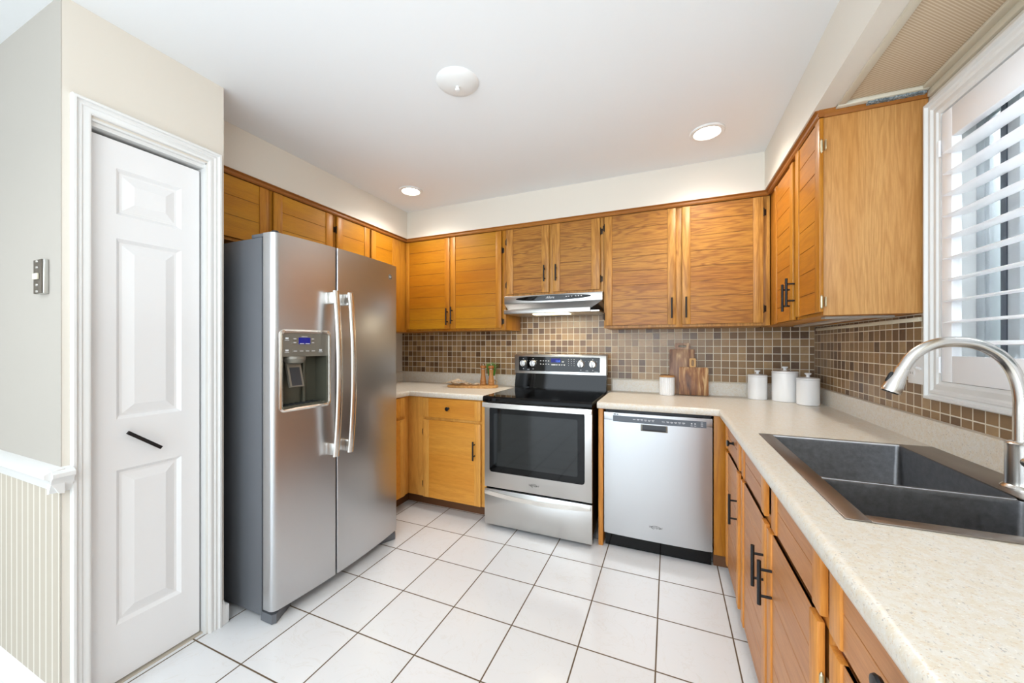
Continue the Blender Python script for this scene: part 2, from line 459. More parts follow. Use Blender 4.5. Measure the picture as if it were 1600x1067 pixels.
# pantry block: front wall with door opening, returns
dy0, dy1, dz1 = .620, .980, 2.068
b = MB()
b.box(PX - .1, PX, PY + .002, dy0, 0, CZ); b.box(PX - .1, PX, dy1, 1.046, 0, CZ); b.box(PX - .1, PX, dy0, dy1, dz1, CZ)
b.box(LX - .1, PX - .1, .95, 1.046, 0, CZ)
struct(b.build('wall_pantry', M['wall'], smooth=False))
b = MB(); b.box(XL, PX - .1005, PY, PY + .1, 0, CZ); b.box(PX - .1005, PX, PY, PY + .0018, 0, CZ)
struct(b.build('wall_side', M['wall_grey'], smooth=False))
b = MB(); b.box(XL, PX - .003, PY - .002, PY, .10, .785)
struct(b.build('trim_wainscot', M['bead'], smooth=False))
struct(MB().box(PX - .6, PX - .59, PY + .1, .95, 0, CZ).build('wall_pantry_inner', M['gap_shade'], smooth=False))  # inner wall painted dark, shade above the door put into its colour
struct(MB().box(XL - .1, XL, YR, PY, 0, CZ).build('wall_far_left', M['wall'], smooth=False))
b = MB()
b.box(XL, -2.95, YR - .1, YR, 0, CZ); b.box(.55, WX, YR - .1, YR, 0, CZ); b.box(-2.95, .55, YR - .1, YR, 2.2, CZ)
struct(b.build('wall_rear', M['wall'], smooth=False))
pf = MB()
for x in (-2.93, -1.22, .53): pf.box(x - .03, x + .03, YR - .08, YR - .03, 0, 2.2)
pf.box(-2.95, .55, YR - .08, YR - .03, 2.14, 2.2)
struct(pf.build('door_1', M['patio_frame']))

def mitre(b, pt, y0, y1, z0, z1, prof, m=0, open_bottom=False):
    """mitred moulding round a rectangle; prof = [(inset, depth)] from the outer edge; pt(y, z, depth) -> world"""
    bm = b.bm; L = []
    for i, d in prof:
        if open_bottom: c = [(y0 + i, z0), (y0 + i, z1 - i), (y1 - i, z1 - i), (y1 - i, z0)]
        else: c = [(y0 + i, z0 + i), (y0 + i, z1 - i), (y1 - i, z1 - i), (y1 - i, z0 + i)]
        L.append([bm.verts.new(pt(y, z, d)) for y, z in c])
    n = len(L); seg = 3 if open_bottom else 4
    for a in range(n):
        A, B = L[a], L[(a + 1) % n]
        for k in range(seg): bm.faces.new([A[k], A[(k + 1) % 4], B[(k + 1) % 4], B[k]]).material_index = m
    if open_bottom:
        bm.faces.new([l[0] for l in L]); bm.faces.new([l[3] for l in L][::-1])
    return b
# chair rail (runs along side wall and turns the corner), baseboards
prof = [(0, .78), (.012, .782), (.02, .80), (.03, .815), (.034, .83), (.045, .838), (.045, .850), (.03, .858), (.0, .862)]
b = MB()
b.prism([(PY - d, z) for d, z in prof], 'x', XL, PX + .03)
b.prism([(PX + d, z) for d, z in prof], 'y', PY - .03, .575)
struct(b.build('trim_chair_rail', M['white'], ang=50))
bprof = [(0, 0), (.014, 0), (.014, .075), (.008, .085), (.008, .095), (.0, .105)]
struct(MB().prism([(PY - d, z) for d, z in bprof], 'x', XL, PX).build('baseboard_side', M['white']))
b = MB()
b.prism([(PX + d, z) for d, z in bprof], 'y', 1.03, 1.046)
b.box(LX + .02, PX + .014, 1.046, 1.062, 0, .085, bev=.003)
struct(b.build('baseboard_pantry', M['white']))

# pantry door casing: stepped mouldings
b = MB()
co0, co1, cz = .574, 1.030, 2.123
ci0, ci1, ciz = .622, .978, 2.066
wcas = ci0 - co0
cpf = [(0, 0), (0, .018), (.003, .021), (.010, .021), (.013, .013), (.017, .012), (.020, .014), (.024, .014), (.028, .010), (.034, .012), (.040, .014), (.045, .013), (wcas, .010), (wcas, 0)]
mitre(b, lambda y, z, d: (PX + d, y, z), co0, co1, 0, cz, cpf, open_bottom=True)
# jamb lining
b.box(PX - .1, PX - .0005, ci0 - .004, ci0 + .004, 0, ciz); b.box(PX - .1, PX - .0005, ci1 - .004, ci1 + .004, 0, ciz)
b.box(PX - .1, PX - .0005, ci0, ci1, ciz - .006, ciz + .004)
b.box(PX - .075, PX - .012, ci0 + .004, ci1 - .004, 2.046, ciz - .0055)
struct(b.build('trim_door', M['white']))
struct(MB().box(PX - .09, PX - .02, ci0, ci1, 0, .006).build('trim_threshold', plain('threshold_wood', srgb(190, 180, 164), .5)))

# pantry door leaf with three raised panels
DF = PX - .030
pd = thing('door_2', 'white narrow three panel pantry door with slanted black pull', 'door', (DF - .018, .80, .008))
pd['kind'] = 'structure'
def raised_leaf():
    b = MB(); th = .034
    Y0, Y1, Z0, Z1 = .627, .966, .012, 2.031
    py0, py1 = .700, .901
    P = [(.221, .800), (.990, 1.668), (1.757, 1.930)]
    # stiles and rails
    b.box(DF - th, DF, Y0, py0, Z0, Z1); b.box(DF - th, DF, py1, Y1, Z0, Z1)
    zs = [Z0] + [z for p in P for z in p] + [Z1]
    for i in range(0, len(zs), 2): b.box(DF - th, DF, py0, py1, zs[i], zs[i + 1])
    for z0, z1 in P:
        loops = [(0, 0), (.012, -.012), (.020, -.012), (.052, -.002), ]
        rings = []
        for ins, d in loops:
            rings.append([b.bm.verts.new((DF + d, y, z)) for y, z in ((py0 + ins, z0 + ins), (py1 - ins, z0 + ins), (py1 - ins, z1 - ins), (py0 + ins, z1 - ins))])
        for A, B in zip(rings, rings[1:]):
            for k in range(4): b.bm.faces.new([A[k], A[(k + 1) % 4], B[(k + 1) % 4], B[k]])
        b.bm.faces.new(rings[-1])
    return b
o = raised_leaf().build('leaf', M['door_white'], pd, smooth=False)
b = MB()
p0 = Vector((DF + .026, .722, .940)); p1 = Vector((DF + .026, .822, .858)); dd = (p1 - p0).normalized()
side = Vector((0, -dd.z, dd.y))
def bar(b, p0, p1, w, t, m=0):
    dd = (p1 - p0).normalized(); side = Vector((0, -dd.z, dd.y)); vs = []
    for p in (p0, p1):
        for a in (-1, 1):
            for c in (-1, 1): vs.append(b.bm.verts.new(p + side * w * a + Vector((t * c, 0, 0))))
    for q in ((0, 1, 3, 2), (4, 6, 7, 5), (0, 4, 5, 1), (2, 3, 7, 6), (0, 2, 6, 4), (1, 5, 7, 3)): b.bm.faces.new([vs[i] for i in q]).material_index = m
bar(b, p0, p1, .006, .0045)
for f in (.12, .88):
    c = p0.lerp(p1, f); b.tube([(DF - .002, c.y, c.z), (DF + .024, c.y, c.z)], .004, 8)
b.build('handle', M['black'], pd)

# mechanical light switch left of the corner, cover missing
sw = thing('light_switch', 'uncovered toggle light switch with bare dark metal strap on grey wall', 'light switch', (-2.02, PY - .01, 1.44))
b = MB(); b.box(-2.030, -1.958, PY - .013, PY, 1.445, 1.563, bev=.003)
b.build('housing', M['silver'], sw)
b = MB(); b.box(-2.029, -1.964, PY - .016, PY - .013, 1.446, 1.562, bev=.001); b.build('strap', M['sw_metal'], sw)
b = MB(); b.box(-2.018, -1.982, PY - .022, PY - .016, 1.494, 1.515, bev=.002); b.build('toggle', M['toggle'], sw)
for z in (1.453, 1.475, 1.535, 1.556):
    MB().lathe([(0, .003), (.004, .003), (.005, 0)], (-1.998, PY - .0161, z), 10, axis='y').build('screw', M['silver'], sw)
for o_ in [c for c in sw.children if c.name.startswith('screw')]:
    for v in o_.data.vertices: v.co.y = 2 * (PY - .0161 - sw['_org'][1]) - v.co.y

# ------------------------------------------------------------------ soffits
SZ = 2.207
struct(MB().box(LX, .535, 2.665, WY, SZ, CZ).build('trim_soffit_back', M['wall'], smooth=False))
struct(MB().box(LX, -2.135, 1.046, 2.665, SZ, CZ).build('trim_soffit_left', M['wall'], smooth=False))
b = MB(); b.box(.535, WX, 1.868, WY, SZ, CZ)
b.box(.535, .612, YR, 1.868, SZ, CZ); b.box(.612, WX, YR, 1.868, SZ + .012, CZ)
struct(b.build('trim_soffit_right', M['wall'], smooth=False))
struct(MB().box(.63, .852, YR, 1.840, SZ + .006, SZ + .0119).build('trim_soffit_paper', M['paper'], smooth=False))
b = MB()
b.box(.606, .632, YR, 1.846, SZ - .007, SZ + .006, bev=.003); b.box(.850, WX - .001, YR, 1.846, SZ - .007, SZ + .006, bev=.003)
b.box(WX - .012, WX, YR, 1.846, SZ - .03, SZ - .006, bev=.002)
b.box(.606, .870, 1.822, 1.846, SZ - .009, SZ + .006, bev=.003)
struct(b.build('trim_soffit_moulding', M['soffit_trim']))
b = MB()
for i in range(26):
    x = .70 + i * .0064
    b.box(x, x + .0068, 1.832 + random.uniform(-.004, .002), 1.862, SZ - .016 + random.uniform(-.001, .001), SZ - .0092)
struct(b.build('trim_torn_strip', M['torn'], smooth=False))

# ------------------------------------------------------------------ backsplash tiles
b = MB(); b.box(LX, WX, WY - .005, WY, .90, 1.66)
struct(b.build('trim_mosaic_back', M['mos_b'], smooth=False))
b = MB()
b.box(WX - .005, WX, 1.848, WY - .005, .90, 1.42); b.box(WX - .005, WX, -.6, 1.848, .90, 1.10)
struct(b.build('trim_mosaic_right', M['mos_r'], smooth=False))

# ------------------------------------------------------------------ window
cx = WX
b = MB()
CW = .068
def frame_x(b, x0, x1, a, e, m=0, bev=.003, y0=1.843, y1=.847, z0=1.074, z1=2.144):
    # rectangular picture frame in the plane x; a,e inset distances from the outer edge
    b.box(x0, x1, y0 - a, y0 - e, z0 + a, z1 - a, m, bev); b.box(x0, x1, y1 + a, y1 + e, z0 + a, z1 - a, m, bev)
    b.box(x0, x1, y1 + a, y0 - a, z1 - a, z1 - e, m, bev); b.box(x0, x1, y1 + a, y0 - a, z0 + a, z0 + e, m, bev)
wpf = [(0, 0), (0, .024), (.004, .027), (.011, .027), (.014, .018), (.020, .017), (.024, .021), (.032, .021), (.038, .015), (.046, .017), (.056, .017), (.060, .012), (CW, .011), (CW, 0)]
mitre(b, lambda y, z, d: (WX - d, y, z), .847, 1.843, 1.074, 2.144, wpf)
# reveal lining
b.box(WX, WX + .115, wy1 - .012, wy1 - .0005, wz0, wz1); b.box(WX, WX + .115, wy0 + .0005, wy0 + .012, wz0, wz1)
b.box(WX, WX + .115, wy0, wy1, wz0 + .0005, wz0 + .012); b.box(WX, WX + .115, wy0, wy1, wz1 - .012, wz1 - .0005)
struct(b.build('window_1', M['white']))
b = MB()
gx0, gx1 = WX + .075, WX + .105
frame_x(b, gx0, gx1, 0, .035, bev=.002, y0=wy1 - .013, y1=wy0 + .013, z0=wz0 + .013, z1=wz1 - .013)
ym = 1.66
b.box(gx0 + .004, gx1, 1.722, 1.737, wz0 + .04, wz1 - .04, bev=.001)
b.box(gx0 - .01, gx1, 1.585, 1.628, wz0 + .014, wz1 - .014, bev=.002)
struct(b.build('window_frame', M['winframe']))
struct(MB().box(gx0 - .012, gx0 - .002, 1.629, 1.648, wz0 + .05, wz1 - .05).build('window_gasket', M['gasket']))
struct(MB().box(gx0 + .010, gx0 + .014, wy0 + .045, wy1 - .045, wz0 + .045, wz1 - .045).build('window_pane', M['glass'], smooth=False))

# shutters: two hinged panels
SXc = WX - .002; ST = .013
def shutter(y0, y1, label):
    s = thing('window_shutter', label, 'shutter', (SXc, (y0 + y1) / 2, 1.143), 'louvred shutters in the window')
    z0, z1 = 1.143, 2.066; sw_ = .050
    for a, c in ((y0, y0 + sw_), (y1 - sw_, y1)):
        MB().box(SXc - ST, SXc + ST, a, c, z0, z1, bev=.003).build('stile', M['shutter'], s)
    MB().box(SXc - ST, SXc + ST, y0 + sw_, y1 - sw_, z0, 1.232, bev=.003).build('bottom_rail', M['shutter'], s)
    MB().box(SXc - ST, SXc + ST, y0 + sw_, y1 - sw_, 1.966, z1, bev=.003).build('top_rail', M['shutter'], s)
    first = None
    for k in range(10):
        z = 1.276 + k * .0712
        if first is None:
            n = 12; pts = []
            tilt = math.radians(7)
            for i in range(n):
                a = 2 * math.pi * i / n
                u, w = .038 * math.cos(a), .0052 * math.sin(a)
                pts.append((SXc + u * math.cos(tilt) + w * math.sin(tilt), z + u * math.sin(tilt) - w * math.cos(tilt)))
            first = MB().prism(pts, 'y', y0 + sw_ + .002, y1 - sw_ - .002).build('louver', M['shutter'], s, ang=60)
            l = first
        else:
            l = first.copy(); COL.objects.link(l); l.parent = s; l.location = (0, 0, k * .0712)
    for z in (1.20, 1.95):
        yy = y1 + .003 if y1 > 1.5 else y0 - .003
        MB().tube([(SXc - ST - .003, yy, z - .028), (SXc - ST - .003, yy, z + .028)], .004, 8).build('hinge', M['shutter'], s)
    return s
shutter(1.347, 1.763, 'white louvred shutter panel nearest the oak upper cabinet')
shutter(.917, 1.339, 'white louvred shutter panel farthest from the oak upper cabinet')

# outside
struct(MB().box(2.5, 2.6, -4, 8, -.3, 6).build('wall_neighbour', M['siding'], smooth=False))
struct(MB().box(WX + .13, 12, -6, 8, -.4, -.3).build('ground', M['grassout'], smooth=False))

# ------------------------------------------------------------------ cabinetry
def door_mesh(F, u0, u1, z0, z1, sl, sr, mp, ms, grooves, th=.019, g=.098, zoff=0.0, horiz=True):
    """slab door: two proud vertical stiles, grooved centre panel; sl/sr = stile widths"""
    b = MB(F)
    b.box(u0, u0 + sl, 0.004, th, z0, z1, 1, .003); b.box(u1 - sr, u1, 0.004, th, z0, z1, 1, .003)
    b.box(u0 + sl, u1 - sr, .0045, th - .007, z0 + .001, z1 - .001, 2)
    if grooves:
        zs = [z1]
        z = z1 - (zoff or g)
        while z > z0 + .02:
            zs.append(z); z -= g
        zs.append(z0)
        for a, c in zip(zs, zs[1:]):
            b.box(u0 + sl, u1 - sr, .005, th - .005, c + .001, a - .001, 0, .0009, 1)
    else:
        b.box(u0 + sl, u1 - sr, .005, th - .003, z0, z1, 0, .001, 1)
    return b
def add_door(cab, F, u0, u1, z0, z1, mats, sl=.05, sr=.05, grooves=True, handle=None, hinges=None, hmat='hinge', g=.098, zoff=0, name='door', lab=None, knob=None):
    d = door_mesh(F, u0, u1, z0, z1, sl, sr, None, None, grooves, g=g, zoff=zoff).build(name, [M[mats[0]], M[mats[1]], M['kick']], cab)
    if lab: d['label'] = lab
    if handle:
        hu, hz0, hz1 = handle
        b = MB(F); b.tube([(hu, .019 + .030, hz0), (hu, .019 + .030, hz1)], .0058, 12)
        for f in (.2, .8):
            z = hz0 + (hz1 - hz0) * f; b.tube([(hu, .016, z), (hu, .049, z)], .0042, 10)
        b.build('handle', M['black'], d)
    if knob:
        ku, kz = knob
        b = MB(F)
        b.lathe([(.009, 0), (.009, .002), (.005, .006), (.005, .016), (.013, .020), (.0155, .025), (.0135, .029), (0, .031)], (ku, .016, kz), 20, axis='y')
        b.build('knob', M['black'], d)
    for hu, hz in (hinges or []):
        s = 1 if hu > (u0 + u1) / 2 else -1
        b = MB(F)
        b.tube([(hu + s * .003, .012, hz - .022), (hu + s * .003, .012, hz + .022)], .0042, 8)
        b.box(hu, hu + s * .018, .0006, .0032, hz - .019, hz + .019, 0, .001)
        b.tube([(hu + s * .003, .012, hz + .022), (hu + s * .003, .012, hz + .028)], [.0042, .001], 8)
        b.tube([(hu + s * .003, .012, hz - .028), (hu + s * .003, .012, hz - .022)], [.001, .0042], 8)
        b.build('hinge', M[hmat], d)
    return d
UB = 1.388; UT = 2.178   # uppers bottom, top
G_up = 'oak wall cabinets'
# --- back run, unit 1 (doors A,B)
FB = faceB(2.695)
def carcass(cab, x0, x1, y0, y1, z0, z1, face, fm, bm_, splits, rail=.03, frame=True, F=None, u=None):
    """body box behind the face plane plus a face frame of stiles and rails"""
    MB().box(x0, x1, y0, y1, z0, z1, 0, .0015).build('body', M[bm_], cab)
    b = MB(F); u0, u1 = u
    for a, c in splits: b.box(a, c, -.012, 0, z0, z1, 0, .001)
    b.box(u0, u1, -.012, -.0002, z0, z0 + rail, 0); b.box(u0, u1, -.012, -.0002, z1 - rail, z1, 0)
    b.build('face_frame', M[fm], cab)
def upper_back(label, x0, x1, z0, splits, body, fm):
    c = thing('wall_cabinet', label, 'cabinet', ((x0 + x1) / 2, 2.86, z0), G_up)
    carcass(c, x0, x1, 2.707, WY - .006, z0, UT + .025, None, fm, body, splits, F=FB, u=(x0, x1))
    return c
c1 = upper_back('honey wood two door wall cabinet between corner and range hood', -2.168, -1.193, UB, [(-2.168, -2.155), (-1.222, -1.193)], 'honey_v', 'honey_v')
add_door(c1, FB, -2.160, -1.704, UB + .016, UT - .004, ('honey_hx', 'honey_v'), .036, .05, True, (-1.722, 1.435, 1.575), [(-2.160, 1.46), (-2.160, 2.02)], g=.0985)
add_door(c1, FB, -1.698, -1.224, UB + .016, UT - .004, ('honey_hx', 'honey_v'), .05, .05, True, (-1.676, 1.445, 1.585), [(-1.224, 1.455), (-1.224, 2.02)], g=.0985)
c2 = upper_back('short two door oak wall cabinet directly above the range hood', -1.191, -.428, 1.648, [(-1.191, -1.178), (-.838, -.796), (-.452, -.428)], 'oak_v', 'oak_v')
add_door(c2, FB, -1.178, -.832, 1.666, UT - .004, ('oak_h', 'oak_v'), .055, .058, True, (-.862, 1.745, 1.865), [(-1.178, 1.74), (-1.178, 2.08)], g=.099)
add_door(c2, FB, -.800, -.452, 1.666, UT - .004, ('oak_h', 'oak_v'), .055, .062, True, (-.772, 1.745, 1.865), [(-.452, 1.74), (-.452, 2.08)], g=.099)
c3 = upper_back('wide two door light oak wall cabinet between range hood and corner', -.426, .568, UB, [(-.426, -.415), (.04, .084), (.53, .568)], 'oak_v', 'oak_v')
add_door(c3, FB, -.417, .042, UB + .016, UT - .004, ('oak_h', 'oak_v'), .05, .05, True, (.018, 1.445, 1.58), [(-.417, 1.47), (-.417, 2.10)], g=.0985)
add_door(c3, FB, .080, .531, UB + .016, UT - .004, ('oak_h', 'oak_v'), .05, .054, True, (.104, 1.445, 1.58), [(.531, 1.49), (.531, 2.08)], g=.0985)

# --- left run
FL = faceL(-2.170)
def upper_left(label, y0, y1, z0, splits):
    c = thing('wall_cabinet', label, 'cabinet', (-2.3, (y0 + y1) / 2, z0), G_up)
    carcass(c, LX + .002, -2.182, y0, y1, z0, UT + .025, None, 'honey_v', 'honey_v', splits, F=FL, u=(y0, y1))
    return c
c = upper_left('honey wood wall cabinet above fridge, beside the pantry wall', 1.064, 1.908, 1.83, [(1.064, 1.08), (1.435, 1.475), (1.885, 1.908)])
add_door(c, FL, 1.070, 1.440, 1.846, UT - .004, ('honey_h', 'honey_v'), .05, .05, g=.105)
add_door(c, FL, 1.474, 1.888, 1.846, UT - .004, ('honey_h', 'honey_v'), .052, .052, g=.105)
c = upper_left('honey wood wall cabinet behind fridge top, running into the corner', 1.910, 2.694, 1.83, [(1.910, 1.93), (2.236, 2.258), (2.495, 2.694)])
add_door(c, FL, 1.928, 2.238, 1.846, UT - .004, ('honey_h', 'honey_v'), .05, .055, hinges=[(1.928, 2.08)], g=.12)
add_door(c, FL, 2.256, 2.500, 1.846, UT - .004, ('honey_h', 'honey_v'), .048, .004, g=.12)
b = MB(); b.box(LX + .002, -2.170, 2.505, WY - .006, UB - .005, 1.829, 0, .002); b.box(-2.1698, -2.1625, 2.503, 2.690, UB - .005, UT, 0, .001)
b.build('corner_post', M['honey_v'], c)

# --- right run
FR = faceR(.572)
c = thing('wall_cabinet', 'oak wall cabinet on right wall with exposed side panel beside window', 'cabinet', (.73, 2.28, UB), G_up)
MB().box(.584, WX - .006, 1.864, WY - .007, UB, UT + .025, 0, .0015).build('body', M['honey_v'], c)
MB().box(.572, WX - .003, 1.858, 1.8635, UB, UT + .008, 0, .0008).build('side_panel', M['oak_end'], c)
b = MB(FR)
for a, e in ((1.8636, 1.885), (2.16, 2.20), (2.53, 2.693)): b.box(a, e, -.012, 0, UB, UT, 0, .001)
b.box(1.864, 2.693, -.012, -.0002, UB, UB + .03); b.box(1.864, 2.693, -.012, -.0002, UT - .03, UT)
b.build('face_frame', M['honey_v'], c)
add_door(c, FR, 1.842, 2.150, UB + .012, UT - .004, ('oak_y', 'honey_v'), .05, .045, True, (2.168, 1.455, 1.59), [(1.842, 1.44), (1.842, 2.06)], hmat='hinge_l', g=.098)
add_door(c, FR, 2.190, 2.535, UB + .002, UT - .020, ('oak_y', 'honey_v'), .05, .045, True, (2.235, 1.435, 1.57), [], g=.098)
# crown moulding along the cabinet tops
def crown(pts_d, name): pass
cp = [(0, UT + .001), (.014, UT + .001), (.020, UT + .008), (.020, UT + .020), (.030, UT + .026), (.030, UT + .029), (0, UT + .029)]
struct(MB().prism([(2.694 - d, z) for d, z in cp], 'x', -2.169, .571).build('trim_crown_back', M['crown']))
struct(MB().prism([(-2.169 + d, z) for d, z in cp], 'y', 1.064, 2.694).build('trim_crown_left', M['crown_y']))
b = MB(); b.prism([(.571 - d, z) for d, z in cp], 'y', 1.845, 2.694)
struct(b.build('trim_crown_right', M['crown_y']))
struct(MB().prism([(1.8575 - d * .5, z + .0) for d, z in cp], 'x', .553, WX - .004).build('trim_crown_end', M['crown']))

# undercabinet strips
b = MB(); b.box(.60, .82, 1.93, 1.98, UB - .010, UB - .0005, 0, .002); b.box(.70, .745, 1.98, 2.75, UB - .012, UB - .0005, 0, .002)
tag(b.build('light_rail', M['uc_alu']), 'thin grey strip under the oak cabinet beside window', 'lighting strip')
b = MB(); b.box(WX - .018, WX - .0055, 1.885, 2.95, 1.358, 1.374, 0, .002)
tag(b.build('cable_raceway', M['raceway']), 'cream plastic cable channel along mosaic under the oak cabinet', 'cable channel')

# --- base cabinets
BT = .868
# left corner: L-shaped
FBb = faceB(2.380); FLb = faceL(-1.895)
c = thing('base_cabinet', 'honey wood corner base cabinet left of the range, with round black knob', 'cabinet', (-1.7, 2.68, 0), 'oak base cabinets')
b = MB(); b.box(LX + .002, -1.193, 2.392, WY - .002, .10, BT, 0, .001); b.box(LX + .002, -1.907, 1.985, 2.392, .10, BT, 0, .001)
b.build('body', M['base_v'], c)
b = MB(FBb)
for a, e in ((-1.895, -1.738), (-1.248, -1.193)): b.box(a, e, -.012, 0, .10, BT, 0, .001)
for z0, z1 in ((.10, .115), (.69, .725), (.850, BT)): b.box(-1.738, -1.248, -.012, -.0002, z0, z1)
b.build('face_frame', M['base_v'], c)
b = MB(FLb)
for a, e in ((1.985, 2.00), (2.30, 2.380)): b.box(a, e, -.012, 0, .10, BT, 0, .001)
for z0, z1 in ((.10, .115), (.69, .725), (.850, BT)): b.box(2.0, 2.30, -.012, -.0002, z0, z1)
b.build('side_face_frame', M['base_v'], c)
b = MB(); b.box(LX + .1, -1.193, 2.47, 2.52, 0, .0995); b.box(-1.985, -1.965, 1.985, 2.47, 0, .0995)
b.build('toe_kick', M['kick'], c)
add_door(c, FBb, -1.742, -1.244, .718, .862, ('base_h', 'base_v'), .048, .05, False, name='drawer', knob=(-1.515, .793))
add_door(c, FBb, -1.742, -1.244, .104, .697, ('base_h', 'base_v'), .052, .052, False, (-1.291, .440, .575), [(-1.742, .2), (-1.742, .60)])
add_door(c, FLb, 2.005, 2.315, .718, .862, ('base_h', 'base_v'), .05, .05, False, name='drawer')
add_door(c, FLb, 2.005, 2.315, .104, .697, ('base_h', 'base_v'), .05, .05, False)
# end panel left of dishwasher
b = MB(); b.box(-.412, -.384, 2.384, WY - .03, 0, BT, 0, .002)
tag(b.build('end_panel', M['brown_v']), 'narrow upright oak panel standing between range and dishwasher', 'panel')
# right run
FRb = faceR(.305)
def base_right(label, y0, y1, fy, extra=False):
    c = thing('base_cabinet', label, 'cabinet', (.6, (y0 + y1) / 2, 0), 'oak base cabinets')
    bb = MB(); zt = .66 if 'sink' in label else BT
    bb.box(.317, WX - .002, y0, y1, .075, zt, 0, .001)
    bb.build('body', M['brown_v'], c)
    bb = MB(FRb)
    for a, e in fy: bb.box(a, e, -.012, 0, .075, BT, 0, .001)
    for z0, z1 in ((.075, .09), (.68, .715), (.845, BT)): bb.box(y0, y1, -.012, -.0002, z0, z1)
    bb.build('face_frame', M['brown_v'], c)
    MB().box(.375, .39, y0, y1, 0, .0745).build('toe_kick', M['kick'], c)
    return c
HB = ('brown_y', 'brown_v')
c = base_right('oak base cabinet on the right run, in corner beside dishwasher', 1.894, 2.379, [(1.894, 1.935), (2.325, 2.379)])
# corner stile facing the room beside the dishwasher
MB().box(.236, .3045, 2.392, 2.41, .075, BT, 0, .001).build('corner_stile', M['honey_v'], c)
MB().box(.236, .375, 2.42, 2.435, 0, .0745, 0).build('toe_kick', M['kick'], c)
add_door(c, FRb, 1.900, 2.335, .712, .858, HB, .05, .05, True, g=.075, name='drawer', knob=(2.075, .790))
add_door(c, FRb, 1.935, 2.335, .078, .690, HB, .05, .05, True, (1.962, .445, .582), g=.098)
c = base_right('oak sink base cabinet with two black bar handles meeting at centre', .932, 1.893, [(.932, .962), (1.39, 1.43), (1.86, 1.893)])
add_door(c, FRb, 1.432, 1.845, .712, .858, HB, .05, .05, True, g=.075, name='false_front')
add_door(c, FRb, .948, 1.345, .712, .858, HB, .05, .05, True, g=.075, name='false_front')
add_door(c, FRb, 1.424, 1.865, .078, .690, HB, .05, .05, True, (1.446, .470, .605), g=.098)
add_door(c, FRb, .966, 1.402, .078, .690, HB, .05, .05, True, (1.350, .470, .605), [(.966, .56)], g=.098, hmat='hinge_l')
c = base_right('oak base cabinet nearest the camera, with drawer under the worktop', -.3, .931, [(.895, .931), (.40, .44), (-.3, -.28)])
add_door(c, FRb, .425, .903, .712, .858, HB, .05, .05, True, g=.075, name='drawer', knob=(.665, .800))
add_door(c, FRb, .425, .903, .078, .690, HB, .05, .05, True, g=.098)
add_door(c, FRb, -.28, .41, .712, .858, HB, .05, .05, True, g=.075, name='drawer')
add_door(c, FRb, -.28, .41, .078, .690, HB, .05, .05, True, g=.098)

# ------------------------------------------------------------------ worktops
CT, CB = .910, .870
def nose(plane, s):  # profile in (d, z); d outward from a line 20mm behind the front edge
    return [(0, CB), (.014, CB), (.018, CB + .004), (.020, CB + .012), (.020, CT - .012), (.0175, CT - .005), (.012, CT - .0012), (.004, CT), (0, CT)]
def curb_prof(): return [(0, CT), (.022, CT), (.020, CT + .006), (.020, CT + .083), (.016, CT + .090), (.0, CT + .092)]
wl = thing('countertop', 'beige speckled laminate worktop with tray, left of the range', 'countertop', (-1.8, 2.6, CB))
b = MB()
yf, xf = 2.353, -1.866
b.box(LX + .001, -1.192, yf + .02, WY - .002, CB, CT); b.box(LX + .001, xf - .02, 1.972, yf + .02, CB, CT)
b.prism([(yf + .02 - d, z) for d, z in nose(0, 0)], 'x', xf - .02, -1.192)
b.prism([(xf - .02 + d, z) for d, z in nose(0, 0)], 'y', 1.972, yf + .02)
b.build('worktop', M['lam'], wl, ang=60)
b = MB(); b.prism([(WY - .005 - d, z) for d, z in curb_prof()], 'x', LX + .001, -1.20)
b.prism([(LX + .001 + d, z) for d, z in curb_prof()], 'y', 1.98, WY - .005)
b.build('upstand', M['lam'], wl)
wr = thing('countertop', 'beige speckled laminate worktop running from range past the sink', 'countertop', (.6, 1.6, CB))
sx0, sx1, sy0, sy1 = .342, .842, .980, 1.757     # sink cut-out
xe = .257
b = MB()
b.box(-.416, WX - .001, yf + .02, WY - .002, CB, CT)
b.box(xe + .02, sx0, -.3, yf + .02, CB, CT); b.box(sx1, WX - .001, -.3, yf + .02, CB, CT)
b.box(sx0, sx1, sy1, yf + .02, CB, CT); b.box(sx0, sx1, -.3, sy0, CB, CT)
b.prism([(yf + .02 - d, z) for d, z in nose(0, 0)], 'x', -.416, xe + .02)
b.prism([(xe + .02 - d, z) for d, z in nose(0, 0)], 'y', -.3, yf + .02)
b.build('worktop', M['lam'], wr, ang=60)
b = MB(); b.prism([(WY - .005 - d, z) for d, z in curb_prof()], 'x', -.41, WX - .005)
b.prism([(WX - .005 - d, z) for d, z in curb_prof()], 'y', -.3, WY - .005)
b.build('upstand', M['lam'], wr)

